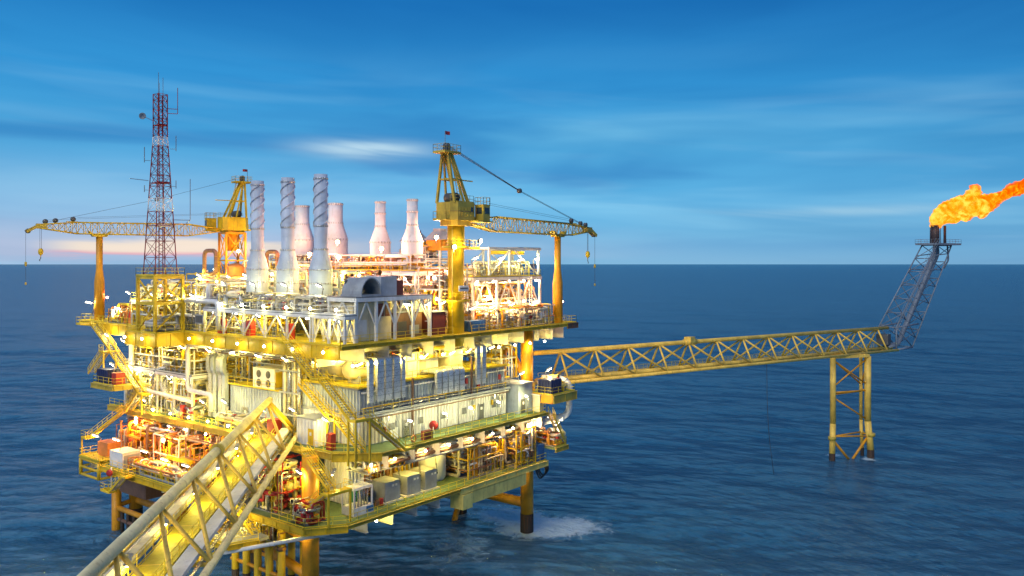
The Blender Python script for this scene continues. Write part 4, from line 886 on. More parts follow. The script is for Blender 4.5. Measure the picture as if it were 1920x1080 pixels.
stair('far_cellar_stairs', 'orange lit stairs at the far left end of the cellar deck', [((-2.2,50.4,19.8), (-4.4,57.2,15.0)), ((-7.0,40.6,12.0), (-7.0,44.6,9.0))], 'yellow', 1.0, [(-5.2,-3.6,57.0,58.6,15.0,'wn'), (-7.6,-6.1,39.4,40.8,12.0,'ws'), (-7.6,-6.4,44.4,47.0,9.0,'wne')], [(-5.1,58.5,12,14.9)])
stair('white_stairs', 'white stairs down from the pipe gallery among the left side pipework', [((.8,46.8,26.4), (.8,41.8,22.0))], 'white', .9, [(.2,1.4,40.6,41.9,22.0,'w')], [(.3,40.7,19.8,21.8), (1.3,40.7,19.8,21.8)])
stair('hose_platform_stairs', 'short yellow stairs at the low right hand platform', [((38.2,-3.6,19.6), (41.8,-3.6,14.3))], 'yellow', .9)

# ================================================================= corrugated building on the main deck
bd = thing('accommodation_block', 'long two storey grey corrugated building on the main deck', 'building', (18, 7, MZ))
MB().box(3.2,33.0,1.2,13,MZ+.01,23.7).build('lower_wall', M['grey_blue'], bd); MB().box(3.2,33.0,1.5,12.5,23.86,27.2).build('upper_wall', M['grey'], bd)
for i in range(8):
    xa, xb = 3.2+i*3.725, 3.2+(i+1)*3.725
    MB().corr((xa+.05,1.195),(xb-.05,1.195),MZ+.1,23.5,(0,-1),.62,.16).build('wall_panel', M['cream' if i == 0 else 'white'], bd)
    MB().corr((xa+.05,1.495),(xb-.05,1.495),23.95,26.9,(0,-1),.62,.16).build('wall_panel', M['grey_blue'], bd)
for i in range(3):
    ya, yb = 13-i*3.9, 13-(i+1)*3.9
    MB().corr((3.195,ya),(3.195,yb),MZ+.1,23.5,(-1,0),.62,.16).build('wall_panel', M['white'], bd)
    MB().corr((3.195,ya-.4),(3.195,yb-.1),23.95,26.9,(-1,0),.62,.16).build('wall_panel', M['grey_blue'], bd)
MB().box(3.0,33.4,.55,13.2,23.705,23.855).build('ledge', M['grey'], bd)
MB().box(2.9,33.2,1.0,12.8,27.2,27.36).build('roof', M['yellow_deck'], bd)
MB().rail([(3.1,12.6,27.36), (3.1,1.2,27.36), (33,1.2,27.36)]).build('roof_rail', M['yellow_rail'], bd)
for x, mt_ in ((10.6,'steel'), (26.2,'dark_grey')):
    dr = MB().box(x,x+1.1,.93,1.0,MZ+.15,MZ+2.3).build('door', M[mt_], bd); MB().box(x+.35,x+.75,.88,.925,MZ+1.5,MZ+1.9).build('notice', M['white'], dr)
    MB().box(x-.12,x,.9,1.03,MZ+.1,MZ+2.45).box(x+1.1,x+1.22,.9,1.03,MZ+.1,MZ+2.45).build('door_frame', M['grey'], dr)
for x in (6.6, 9.6, 17.2, 21.4, 30.4): MB().tube((x,.75,MZ), (x,.75,27.1), .07, n=6).build('downpipe', M['grey'], bd)
MB().beam((12.2,.8,MZ), (12.2,.8,27.6), .25).beam((24.4,.8,23.9), (24.4,.8,29.4), .25).build('stanchion', M['brown'], bd)
rnd = random.Random(77)
for i in range(26):
    x = rnd.uniform(4,32); up_ = rnd.random() < .45; z = rnd.uniform(24.4,26.0) if up_ else rnd.uniform(20.6,22.6); a, h_ = rnd.uniform(.25,.6), rnd.uniform(.3,.9); yb = 1.3 if up_ else 1.0
    MB().box(x-a/2,x+a/2,yb-.25,yb+.02,z,z+h_).build('junction_box', M[rnd.choice(('grey','dark_grey','white','red','steel','yellow'))], bd)
    MB().tube((x,yb-.1,z+h_), (x,yb-.1,26.9 if up_ else 23.6), .045, n=5).build('conduit', M['steel'], bd)
for k, (z, r) in enumerate(((23.45,.11), (23.2,.07), (24.25,.12), (24.6,.08), (26.6,.10))): MB().tube((3.4,.72 if z < 23.7 else 1.12,z), (33,.72 if z < 23.7 else 1.12,z), r, n=8).build('service_pipe', M[('white','pipe_brown','steel','yellow','white')[k]], bd)
for i in range(9): MB().beam((5+i*3.4,.6,23.86), (5+i*3.4,.6,24.9), .07).build('ledge_post', M['yellow_rail'], bd)
MB().rail([(3.2,.62,23.86), (33.2,.62,23.86)], 1.0, 1.7).build('ledge_rail', M['grey'], bd)
for x in (8.0, 13.4, 17.9, 22.4, 29.2):
    wv = MB().box(x,x+1.0,.93,.99,MZ+1.4,MZ+2.3).build('louvre_vent', M['grey'], bd)
    for q in range(5): MB().box(x+.06,x+.94,.88,.925,MZ+1.46+q*.17,MZ+1.55+q*.17).build('slat', M['dark_grey'], wv)
cabinet('stores_cabin', 'grey cabin with a dark door at the right end of the main deck', 'cabin', (33.6,37.2,-.8,3.2,MZ+.02,24.3), 'grey_blue', door=[('y',34.1,1.0,2.1,'dark_grey')], roof='grey')
cabinet('deck_cabin', 'white corrugated cabin beside the bridge foot', 'cabin', (-.2,2.4,5.4,9.4,MZ+.02,23.2), 'white', door=[('x',5.9,1.1,2.1,'yellow')], roof='grey', corr=True)
cabinet('switch_container', 'grey corrugated container with a door below the air conditioning unit', 'container', (3.0,9.0,17.4,29.2,MZ+.02,25.3), 'grey_blue', door=[('x',21.0,1.1,2.2,'grey'), ('x',24.6,1.4,2.4,'steel')], roof='yellow_deck', corr=True)
ac = cabinet('air_conditioner', 'white air conditioning box with four round fans', 'air conditioner', (2.8,5.6,18.4,23.4,25.46,28.3), 'white', vents=[('y',3.0,25.7,2.3,2.2,'yellow')])
for dy in (1.4, 3.6):
    for dz in (.75, 2.0): MB().lathe((2.79,18.4+dy,25.46+dz), [(.52,0),(.52,.05),(.1,.06)], 16, axis=(-1,0,0)).build('fan', M['dark_grey'], ac)
MB().rail([(2.4,29,25.46), (2.4,17.6,25.46), (6,17.6,25.46)]).build('roof_rail', M['yellow_rail'], bpy.data.objects['switch_container'])
for i, (y, lb) in enumerate(((33.2,'grey square duct dropping past the container, leftmost of four'), (32.0,'grey square duct dropping past the container, second from the pipes'), (30.6,'grey square duct dropping past the container, third from the pipes'), (29.4 + .25,'grey square duct dropping past the container, right beside it'))):
    y0_, y1_ = y-.42, y+.42; g = MB()
    pts = [(2.4,20.2), (2.4,26.6), (2.0,27.2), (2.0,29.0), (2.4,29.6), (2.4,31.2)]
    for x, z in pts: g.v += [V(x-.35,y0_,z), V(x+.25,y0_,z), V(x+.25,y1_,z), V(x-.35,y1_,z)]
    for k in range(len(pts)-1):
        for j in range(4): g.face((4*k+j, 4*k+(j+1)%4, 4*k+4+(j+1)%4, 4*k+4+j))
    g.face((3,2,1,0)); g.face(tuple(4*(len(pts)-1)+j for j in range(4)))
    tag(g.build('air_duct', M['grey_blue' if i % 2 else 'clad'], None, loc=(2.4,y,20.2)), lb, 'duct', 'square ducts on the left face')
cbn = thing('conduit_bundle', 'bundle of grey vertical conduits between container and corner stairs', 'conduits', (2.6, 14.6, MZ))
for i in range(8): MB().tube((2.5+.15*(i%2),12.4+i*.52,MZ), (2.5+.15*(i%2),12.4+i*.52,31.2), .17 if i % 3 else .22, n=8).build('conduit', M[('steel','grey','cream','grey')[i%4]], cbn)
for z in (22.5, 25.5, 28.5): MB().beam((2.3,12,z), (2.3,16.6,z), .12, .25).build('clamp_bar', M['grey'], cbn)

# draped white ducts in front of the building
def draped(label, x, w_, y_in, y_out, z_top, z_bot, mat='clad', group=None):
    g = MB(); rr = .55; pts = [(y_in,z_top)] + [(y_out+rr-rr*math.sin(a*math.pi/8), z_top-rr+rr*math.cos(a*math.pi/8)) for a in range(5)] + [(y_out,z_bot)]
    t_ = .42
    for i, (y, z) in enumerate(pts):
        a, b = pts[max(i-1,0)], pts[min(i+1,len(pts)-1)]; dv_ = V(0,b[0]-a[0],b[1]-a[1]).normalized(); nr = V(0,-dv_.z,dv_.y)*t_
        c0 = V(x,y,z); g.v += [c0, c0+V(w_,0,0), c0+V(w_,0,0)+nr, c0+nr]
    for k in range(len(pts)-1):
        for j in range(4): g.face((4*k+j, 4*k+4+j, 4*k+4+(j+1)%4, 4*k+(j+1)%4))
    g.face((0,1,2,3)); k = 4*(len(pts)-1); g.face((k+3,k+2,k+1,k))
    t = thing('insulated_duct', label, 'duct', (x,y_out,z_bot), group=group); g.build('sleeve', M[mat], t)
    n = int((z_top-z_bot)/.75)
    for i in range(1, n): MB().box(x-.04,x+w_+.04,y_out-.04,y_out+t_+.05,z_bot+i*.75,z_bot+i*.75+.06).build('band', M['grey'], t)
W5 = ['leftmost','second from the stairs','middle','fourth from the stairs','rightmost']
for i in range(5): draped('tall pale insulated duct draped over the block, %s of five tall ones' % W5[i], 3.8+i*1.45, (.75,1.15,1.15,1.15,.6)[i], 6.0, .15, 31.0 if i < 4 else 30.6, 25.4, group='tall draped ducts')
for i in range(5): draped('short pale insulated duct on the block front, %s of five short ones' % W5[i], 16.4+i*1.22, .95, 3.2, .25, 28.2, 24.9, group='short draped ducts')
for i in range(2): draped('pale insulated duct at the right end of the block roof, %s' % ('left one of the pair','right one of the pair')[i], 24.9+i*1.25, .85, 6.0, .2, 31.0, 25.3, group='end draped ducts')
for (x0,x1,y0,y1,z1,lb) in ((11.4,14.8,2.6,6.0,30.6,'cream ventilation cabinet with a flat roof above the block, left of the pair'), (16.0,20.2,3.6,7.0,31.0,'pale grey ventilation cabinet with a flat roof above the block, right of the pair')):
    cabinet('vent_cabinet', lb, 'cabinet', (x0,x1,y0,y1,27.38,z1), 'white', roof='grey', vents=[('y',x0+.4,27.9,1.2,1.6,'cream')])
cabinet('vent_cabinet', 'cream cabinet beneath the right end ducts', 'cabinet', (21.4,24.2,2.4,6.0,27.38,30.4), 'cream', roof='grey')
def vessel(name, label, cat, c, r, L, axis, mat, saddles=True, z0=None, group=None, bands=True):
    t = thing(name, label, cat, (c[0], c[1], z0 if z0 is not None else c[2]-r), group=group); h = L/2
    prof = [(.05,-h-r*.5),(r*.55,-h-r*.42),(r*.88,-h-r*.2),(r,-h),(r,h),(r*.88,h+r*.2),(r*.55,h+r*.42),(.05,h+r*.5)]
    MB().lathe(c, prof, 24, axis=axis).build('shell', M[mat], t)
    ax = V(axis).normalized()
    if bands:
        for k in (-.6, 0, .6): MB().lathe(V(c)+ax*(h*k), [(r-.01,-.05),(r+.04,-.05),(r+.04,.05),(r-.01,.05)], 24, axis=axis).build('band', M[mat], t)
    if saddles and abs(ax.z) < .5:
        for k in (-.6, .6):
            p = V(c)+ax*(h*k); w2 = V(abs(ax.x)*.2+abs(ax.y)*r*.8, abs(ax.y)*.2+abs(ax.x)*r*.8, 0); MB().box(p.x-w2.x,p.x+w2.x,p.y-w2.y,p.y+w2.y,z0,p.z-r*.6).build('saddle', M['grey'], t)
    elif saddles and z0 is not None:
        for i in range(4):
            a = math.pi/4+i*math.pi/2; MB().beam((c[0]+r*.8*math.cos(a),c[1]+r*.8*math.sin(a),z0), (c[0]+r*.8*math.cos(a),c[1]+r*.8*math.sin(a),c[2]-h+.1), .2).build('leg', M['white'], t)
    MB().tube(V(c)+V(0,0,r if abs(ax.z)<.5 else h+r*.4), V(c)+V(0,0,(r if abs(ax.z)<.5 else h+r*.4)+.6), .16, n=8).build('nozzle', M['steel'], t)
    return t
vessel('roof_tank', 'cream round tank on the block roof behind the tall ducts', 'tank', (6.5,4.6,29.2), 1.3, 4.2, (1,0,0), 'cream', z0=27.38)
vessel('roof_tank', 'cream round tank on the block roof beside the inner stairs', 'tank', (6.0,9.4,29.2), 1.25, 3.6, (0,1,0), 'cream', z0=27.38)

# ================================================================= process skids: framed pipework with vessels, pumps and valves
VALVE = {}
def valve_mesh(mat):
    if mat not in VALVE:
        g = MB().lathe((0,0,0), [(.22,-.34),(.22,-.28),(.13,-.26),(.24,0),(.13,.26),(.22,.28),(.22,.34)], 10, axis=(1,0,0)).tube((0,0,.1), (0,0,.75), .05, n=6)
        g.lathe((0,0,.72), [(.30,-.035),(.36,0),(.30,.035),(.26,0),(.30,-.035)], 12).tube((-.3,0,.72), (.3,0,.72), .025, n=4).tube((0,-.3,.72), (0,.3,.72), .025, n=4)
        VALVE[mat] = g.mesh('valve', M[mat])
    return VALVE[mat]
def skid(label, b, seed, mats=('white','cream','steel','white'), npipe=10, nves=2, nval=6, nbox=2, frame='white', acc='red', vmat=None, vr=(.4,.85), face='w', name='process_skid'):
    """pipework between x0..x1, y0..y1 on a floor at z0 up to z1"""
    x0,x1,y0,y1,z0,z1 = b; rnd = random.Random(seed); t = thing(name, label, 'process skid', ((x0+x1)/2, (y0+y1)/2, z0)); H = z1-z0
    U = rnd.uniform; pick = lambda: M[rnd.choice(mats)]
    if frame:
        for x in (x0, x1):
            for y in (y0, y1): MB().beam((x,y,z0), (x,y,z1), .16).build('frame_post', M[frame], t)
        for z in (z1, z0+H*.52):
            for p, q in (((x0,y0,z), (x1,y0,z)), ((x1,y0,z), (x1,y1,z)), ((x1,y1,z), (x0,y1,z)), ((x0,y1,z), (x0,y0,z))): MB().beam(p, q, .14, .2).build('frame_beam', M[frame], t)
    MB().box(x0,x1,y0,y1,z0,z0+.1).build('base_tray', M['grey_deck'], t)
    for i in range(nves):
        r = U(*vr); r = min(r, (x1-x0)*.3, (y1-y0)*.3, H*.28); m = M[vmat] if vmat else pick()
        if rnd.random() < .5 and H > 3:
            h = U(.45,.85)*H; cx, cy = U(x0+r,x1-r), U(y0+r,y1-r)
            MB().lathe((cx,cy,z0+.1), [(r*.9,0),(r*.9,.25),(r,.3),(r,h-r*.4),(r*.85,h-r*.2),(r*.5,h-.03),(.1,h)], 18).tube((cx,cy,z0+h), (cx,cy,z0+h+.45), .12, n=8).build('vessel', m, t)
        else:
            ax = (0,1,0) if (y1-y0) > (x1-x0) else (1,0,0); L = (max(x1-x0,y1-y0)-2*r)*U(.55,.9); cz = z0+U(.3,.8)*(H-2*r)+r
            MB().lathe(((x0+x1)/2+U(-.2,.2)*(x1-x0)*.5,(y0+y1)/2,cz), [(.1,-L/2-r*.4),(r*.7,-L/2-r*.3),(r,-L/2),(r,L/2),(r*.7,L/2+r*.3),(.1,L/2+r*.4)], 18, axis=ax).build('drum', m, t)
    for i in range(int(npipe*1.7)):
        r = rnd.choice((.07,.09,.12,.16,.20,.26)); p = [U(x0,x1), U(y0,y1), U(z0+.3,z1-.2)]; pts = [tuple(p)]; ax = rnd.choice((0,1,2)); lim = ((x0,x1), (y0,y1), (z0+.2,z1))
        for s_ in range(rnd.randint(2,4)):
            lo, hi = lim[ax]; q = U(lo,hi)
            if abs(q-p[ax]) < .7: q = lo if p[ax]-lo > hi-p[ax] else hi
            p[ax] = q; pts.append(tuple(p)); ax = rnd.choice([k_ for k_ in (0,1,2) if k_ != ax])
        g = MB().path(pts, r, r*2.4, n=8, seg=3)
        for a_, b_ in ((pts[0],pts[1]), (pts[-1],pts[-2])):
            dv_ = (V(b_)-V(a_)).normalized(); g.tube(V(a_), V(a_)+dv_*.12, r*1.6, n=8)
        g.build('pipe', pick(), t)
    # risers in ordered banks along the face one looks at
    nb = max(3, int((y1-y0 if face == 'w' else x1-x0)/.6))
    for i in range(nb):
        f = (i+.5)/nb; r = rnd.choice((.08,.1,.14)); zt = z0+H*U(.35,.98)
        p = (x0+.15+U(0,.3), y0+(y1-y0)*f) if face == 'w' else (x0+(x1-x0)*f, y0+.15+U(0,.3)); inn = U(.8,2.0)
        q = (p[0]+inn, p[1]) if face == 'w' else (p[0], p[1]+inn)
        MB().path([(*p,z0+.1), (*p,zt), (*q,zt)], r, r*2.5, n=7, seg=3).tube((*p,z0+H*.3), (*p,z0+H*.3+.1), r*1.7, n=8).build('riser', pick(), t)
    for i in range(nval): place('valve', valve_mesh(rnd.choice((acc,'steel','yellow','steel'))), t, V(U(x0,x0+.5*(x1-x0)), U(y0,y1) if face == 'w' else U(y0,y0+.5*(y1-y0)), U(z0+.5,z0+H*.75)) - t.location, U(0,3))
    for i in range(nbox):
        s_ = U(.35,.8); cx, cy = U(x0+s_,x1-s_), U(y0+s_*.6,y1-s_*.6)
        if rnd.random() < .5: MB().box(cx-s_*.6,cx+s_*.6,cy-s_*.4,cy+s_*.4,z0+.1,z0+.1+s_*2).build('panel_box', pick(), t)
        else: MB().box(cx-s_,cx+s_,cy-s_*.5,cy+s_*.5,z0+.1,z0+.25).lathe((cx,cy,z0+.25+s_*.5), [(.1,-s_),(s_*.45,-s_*.9),(s_*.45,0),(s_*.25,.1),(s_*.5,.15),(s_*.5,s_*.8),(.1,s_)], 12, axis=(1,0,0)).build('pump', M[rnd.choice(('grey','blue','yellow','cream'))], t)
    return t
WW = ('white','cream','yellow_pale','steel','cream','grey'); YY = ('cream','yellow_pale','yellow','yellow','white','steel','grey'); OO = ('yellow','yellow_deep','cream','pipe_brown','steel','grey','white')  # pale yellow in place of some white carries the lamps' tint
# upper deck, left half
skid('cream pipework with valves under the mast side of the upper deck', (.6,5.5,33.5,40,UZ+.02,37.2), 1, WW, 16, 3, 8)
skid('white pipe manifold left of the mast frame on the upper deck', (.8,6,46,54,UZ+.02,36.6), 2, YY, 16, 3, 8)
skid('bright pipe stack right behind the mast frame', (7,13,36,45,UZ+.02,39.5), 3, WW, 18, 3, 6)
skid('tall pipework below the lattice pedestal crane', (14,22,50,60,UZ+.02,41.2), 4, YY, 18, 3, 6, frame='yellow')
skid('cream process pipes between mast frame and spiral stacks', (10.2,16.5,30,40,UZ+.02,40.0), 5, WW, 18, 3, 6)
skid('pipes and drums between spiral stacks and rear deck', (11,17.5,18,29,UZ+.02,39.2), 6, WW, 20, 3, 8)
skid('valve manifold behind the cream turbine enclosure', (10.5,17.5,8.5,17,UZ+.02,38.4), 7, YY, 16, 2, 8, face='s')
skid('white pipe cluster on the roof deck left of the rear stacks', (20,24,43.5,51,38.42,43.6), 8, WW, 14, 2, 6)
skid('pipes around the feet of the stout rear stacks', (20,23.2,28,44,42.02,44.6), 9, OO, 14, 2, 8)
skid('pipes around the feet of the slim rear stacks', (20,23.2,9,26,42.02,44.4), 10, OO, 16, 2, 10, acc='maroon')
skid('pink lit pipes on the lower rear deck, far half', (19.2,24,27,46,38.42,41.4), 11, OO, 18, 3, 8)
skid('pink lit pipes on the lower rear deck, near the pedestal', (19.2,26,7.2,25,38.42,41.4), 12, OO, 20, 3, 10)
skid('orange lit machinery under the lower rear deck behind the pedestal', (19,27,8,20,UZ+.02,37.6), 13, OO, 18, 3, 8, face='w')
skid('machinery under the lower rear deck behind the spiral stacks', (19,26,22,44,UZ+.02,37.6), 14, YY, 20, 4, 8)
skid('compact pipes and pumps at deck edge right of the crane pedestal', (28.5,35,.9,4.0,UZ+.02,36.0), 15, OO, 18, 2, 10, face='s', frame=None)
skid('yellow framed pumps at deck edge near the corner bay', (36,46,.9,4.0,UZ+.02,36.4), 16, ('white','cream','orange','yellow','steel'), 20, 3, 10, face='s', frame=None, acc='red')
skid('white vessels and pipes on top of the two storey deck', (31,45,5.4,11.6,41.02,43.4), 17, WW, 18, 4, 8, face='s', frame=None, vr=(.6,1.0), vmat='white')
skid('pink lit heat exchangers inside the two storey deck', (30,44,5.6,11.6,UZ+.02,40.0), 18, OO, 20, 4, 8, face='s', vr=(.7,1.2), vmat='white')
skid('steel pipework at the far back right of the upper deck', (36,46,14,30,UZ+.02,38), 19, OO, 14, 3, 4, face='s')
for (x,y,h,r,mt_,lb) in ((15.5,47,9.0,1.5,'orange','orange lit upright vessel left of the rear stacks'), (12,50,7.5,1.2,'cream','cream upright vessel behind the mast frame'), (9,57,6.0,1.4,'cream','cream upright vessel near the far boom rest')):  # orange paint on the first vessel stands for orange lamplight
    vessel('upright_vessel', lb, 'vessel', (x,y,UZ+.8+h/2), r, h-.8, (0,0,1), mt_, z0=UZ)
for (pts, r, mt_, lb) in ((([(9,46,41.5), (9,46,45.2), (9,42.6,45.2), (9,42.6,41.5), (9,46.0,41.2)]), .34, 'pipe_brown', 'brown expansion loop of pipe above the mast side'), (([(14,36,40), (14,36,45.0), (14,33,45.0), (14,33,40.2), (14,36,39.8)]), .34, 'pipe_brown', 'brown expansion loop of pipe beside the spiral stacks')):
    tag(MB().path(pts, r, 1.0, n=12, seg=5).build('pipe_loop', M[mt_], None, loc=pts[0]), lb, 'pipe')
def pipe(label, pts, r, mat, bend=None, fl=True):
    t = thing('pipe_run', label, 'pipe', pts[0]); MB().path(pts, r, bend or r*2.6, n=14, seg=6).build('pipe', M[mat], t)
    for a, b in zip(pts, pts[1:]):
        m_ = V(a).lerp(V(b), .5); dv_ = (V(b)-V(a)).normalized(); MB().tube(m_-dv_*.08, m_+dv_*.08, r*1.22, n=14).build('flange', M[mat], t)
pipe('large white insulated pipe bending down beside the mast frame', [(-.1,38.4,37.6), (-.1,27.6,37.6), (-.1,27.6,33.6)], .36, 'white')
pipe('white pipe hanging below the mast bay and turning down the left face', [(3,54.6,31.4), (-.1,52.4,31.2), (-.1,52.4,23.4), (1.5,49.8,22.8)], .36, 'white')
pipe('white pipe loop under the deck edge running down to the green deck', [(.5,29.6,31.0), (-.2,35.4,31.0), (-.2,35.4,24.2), (.3,29.8,24.0), (.3,29.8,21.6)], .34, 'white')
pipe('fat silver pipe elbow in the middle of the left face', [(3,41.0,26.8), (-.1,45.2,26.6), (-.1,45.2,21.0)], .44, 'steel', 1.6)
pipe('long pinkish pipe running slantwise above the green deck railing', [(-.4,53,23.4), (-.4,34,22.6)], .28, 'white')
pipe('fat white bend curling down off the flare bridge landing', [(43.0,1.4,24.2), (44.2,-1.6,24.2), (44.4,-3.0,23.4), (44.4,-3.0,18.4), (41.6,-1.6,17.8), (37,-1,17.8)], .52, 'white', 1.8)
pipe('white pipe sloping out over the sea under the cellar deck', [(-2.5,.2,10.6), (-11.4,9.6,8.6)], .24, 'white')
# ---------------- main deck, left half
platform('pipe_gallery', 'white railed pipe gallery half way up the left face', -.2, 6, 34.4, 54.6, 26.4, MZ, 1, 4, 'white', 'grey_deck', 'w', False, .4, .26)
skid('dense bright valves and pipes on the pipe gallery, mast half', (.6,5.4,35,44,26.42,30.4), 21, YY, 22, 2, 14, acc='yellow')
skid('dense bright valves and pipes on the pipe gallery, far half', (.6,5.4,45,54,26.42,30.4), 22, YY, 22, 2, 14, acc='yellow')
skid('cream pipes and pumps under the pipe gallery, near half', (.4,5.6,35,44,MZ+.02,25.6), 23, WW, 24, 2, 14)
skid('cream pipes and pumps under the pipe gallery, far half', (.4,5.6,45,55.5,MZ+.02,25.6), 24, WW, 24, 2, 14)
skid('yellow lit process pipes deep behind the pipe gallery', (8,16,33,54,MZ+.02,30.5), 25, YY, 24, 5, 6)
skid('yellow lit pipes above the grey container', (6,12,17.5,29,25.5,31), 26, YY, 16, 3, 4)
skid('yellow lit pipes behind the conduits under the upper deck', (4.5,12,13.6,17,MZ+.02,30.8), 27, YY, 12, 2, 4)
skid('steel pipes on the block roof behind the vent cabinets', (8,22,8,12.4,27.4,30.8), 28, YY, 20, 3, 6, face='s')
skid('pipes between the orange legs at the right end', (34.5,38.6,3.4,12,24.5,31), 29, OO, 16, 2, 6, face='s')
skid('green deck valves and flanged spools along the left railing', (-.3,2.2,34.5,39,MZ+.02,21.6), 30, WW, 12, 1, 8, frame=None)
ct = thing('cable_tray_rack', 'stacked brown and steel cable trays under the upper deck edge', 'cable trays', (1,42,30.4))
for i in range(5): MB().box(.1+i*.5,.5+i*.5,10.4,56,30.2+(i%2)*.45,30.3+(i%2)*.45).build('tray', M[('brown','steel','grey','brown','steel')[i]], ct)
for i in range(9): MB().beam((.0,12+i*5.3,30.1), (2.8,12+i*5.3,30.1), .12).beam((.0,12+i*5.3,30.1), (.0,12+i*5.3,31.4), .12).build('hanger', M['white'], ct)
# small things on the main deck
cabinet('fire_cabinet', 'red box at the head of the footbridge', 'cabinet', (-.4,1.0,14.2,15.6,MZ+.02,22.2), 'red')
cabinet('fire_cabinet', 'slim red cabinet on the left railing below the pinkish pipe', 'cabinet', (-.7,-.1,36.0,36.7,MZ+.02,21.9), 'red')
cabinet('fire_cabinet', 'slim red locker on the main deck corner behind the corner stairs', 'cabinet', (-.3,.5,2.6,3.5,MZ+.02,21.8), 'red')
hr = thing('hose_reel', 'round red hose reel tilted on the green walkway', 'hose reel', (14.8,-.6,MZ))
MB().lathe((14.8,-.6,MZ+1.2), [(.12,-.14),(.62,-.13),(.62,-.09),(.35,-.08),(.35,.08),(.62,.09),(.62,.13),(.12,.14)], 18, axis=(1,.4,0)).build('reel', M['red'], hr); MB().beam((14.3,-.9,MZ), (14.8,-.6,MZ+1.2), .08).beam((15.3,-.3,MZ), (14.8,-.6,MZ+1.2), .08).build('stand', M['white'], hr)
cabinet('tool_box', 'small dull pink box on the green walkway railing', 'box', (11.0,12.6,-2.6,-1.9,MZ+.02,21.0), 'maroon')
lb_ = thing('life_ring', 'orange life ring hung on the green walkway railing', 'life ring', (8.6,-2.8,MZ+.6))
g = MB(); n = 16
for i in range(n): g.tube((8.6+.4*math.cos(2*math.pi*i/n),-2.98,MZ+.75+.4*math.sin(2*math.pi*i/n)), (8.6+.4*math.cos(2*math.pi*(i+1)/n),-2.98,MZ+.75+.4*math.sin(2*math.pi*(i+1)/n)), .09, n=6, cap=False)
g.build('ring', M['orange'], lb_)
cabinet('winch_container', 'navy blue container on the flare bridge landing', 'container', (37.8,40.8,-3.9,-1.5,22.62,24.8), 'navy', corr=True)
cabinet('locker', 'dark blue locker on the small railed side platform', 'locker', (-5.4,-3.4,49.6,52.6,24.42,26.6), 'navy', corr=True)
cabinet('gas_rack', 'red gas bottle rack beside the dark blue locker', 'rack', (-5.0,-3.6,47.4,48.8,24.42,26.2), 'red')
cabinet('sentry_box', 'small lit kiosk at the right end of the green walkway', 'kiosk', (37.0,38.0,-2.4,-1.0,MZ+.02,22.4), 'cream', roof='white')
# ---------------- cellar deck
for i, (x, lb) in enumerate(((6.6,'grey square pump unit on the cellar deck, left of three'), (10.6,'grey square pump unit on the cellar deck, middle of three'), (14.0,'grey square pump unit on the cellar deck, right of three'))):
    cabinet('pump_unit', lb, 'pump unit', (x,x+2.7-.2*i,.2,3.0,LZ+.18,14.7), 'grey', roof=None, vents=[('y',x+1.2,14.0,.3,.25,'white'), ('y',x+1.8,14.0,.3,.25,'white')])
    MB().box(x-.3,x+3.0-.2*i,-.1,3.3,LZ+.01,LZ+.17).build('plinth', M['white'], bpy.data.objects['pump_unit'] if i == 0 else bpy.data.objects['pump_unit.00%d' % i])
vessel('storage_tank', 'tall pale round tank standing on the cellar deck', 'tank', (19.4,4.2,15.6), 2.1, 6.4, (0,0,1), 'white', z0=LZ, saddles=False, bands=False)
cabinet('cellar_cabin', 'cream corrugated cabin at the corner of the cellar deck', 'cabin', (3.2,6.0,3.6,8,LZ+.02,17.6), 'white', corr=True)
sk = cabinet('chemical_skid', 'white framed chemical skid with a blue panel at the cellar corner', 'skid', (.4,3.6,-.9,1.4,LZ+.02,13.0), 'white', vents=[('y',2.4,12.2,1.1,.7,'blue')])
MB().box(.3,3.4,-1.0,1.4,15.2,15.35).rail([(.35,-.95,15.35), (3.35,-.95,15.35), (3.35,1.35,15.35)]).build('top_platform', M['white'], sk)
for x in (.4, 3.3):
    for y in (-.9, 1.3): MB().beam((x,y,13), (x,y,15.2), .16).build('post', M['white'], sk)
for i in range(5): MB().tube((.9+i*.5,-.5,13), (.9+i*.5,-.5,15.2), .12, n=8).build('cylinder', M['steel'], sk)
def drum(label, x, y, r, h, mat):
    tag(MB().lathe((x,y,LZ+.01), [(r*.96,0),(r,.03),(r,h*.32),(r*1.04,h*.34),(r,h*.36),(r,h*.64),(r*1.04,h*.66),(r,h*.68),(r,h-.04),(r*.9,h)], 16).build('drum', M[mat], None, loc=(x,y,LZ+.01)), label, 'drum')
drum('green upright drum beside the cream corrugated cabin', 3.9, 2.6, .72, 2.6, 'green')
drum('small blue drum in front of the green one, left of a pair', 4.9, 1.6, .3, .9, 'blue'); drum('small blue drum in front of the cream cabin, right of a pair', 5.6, 1.7, .3, .9, 'blue')
drum('small red drum beside the grey pump units', 5.9, .2, .28, .9, 'red'); drum('small brown drum next to the red one', 5.2, .2, .3, .85, 'brown')
skid('orange lit pump room pipes behind the grey units', (5.6,17,4.5,11,LZ+.02,18), 31, OO, 26, 3, 8, face='s', acc='orange', frame='pipe_brown')
skid('yellow lit wellhead manifold at the right of the cellar deck', (22,30,-.6,7,LZ+.02,17.4), 32, OO, 28, 3, 14, face='s', frame='yellow')
skid('orange lit piping at the far right cellar corner', (30.5,37.5,1.5,9,LZ+.02,17.2), 33, OO, 26, 3, 12, face='s', frame='yellow')
skid('deep orange lit wells behind the storage tank', (20,37,10,24,LZ+.02,18), 34, OO, 22, 4, 6, face='s', frame=None)
vessel('slug_drum', 'fat yellow lit drum slung under the main deck at the right', 'drum', (30.5,4.6,17.0), 1.5, 6.5, (1,0,0), 'yellow_pale', z0=13.8)
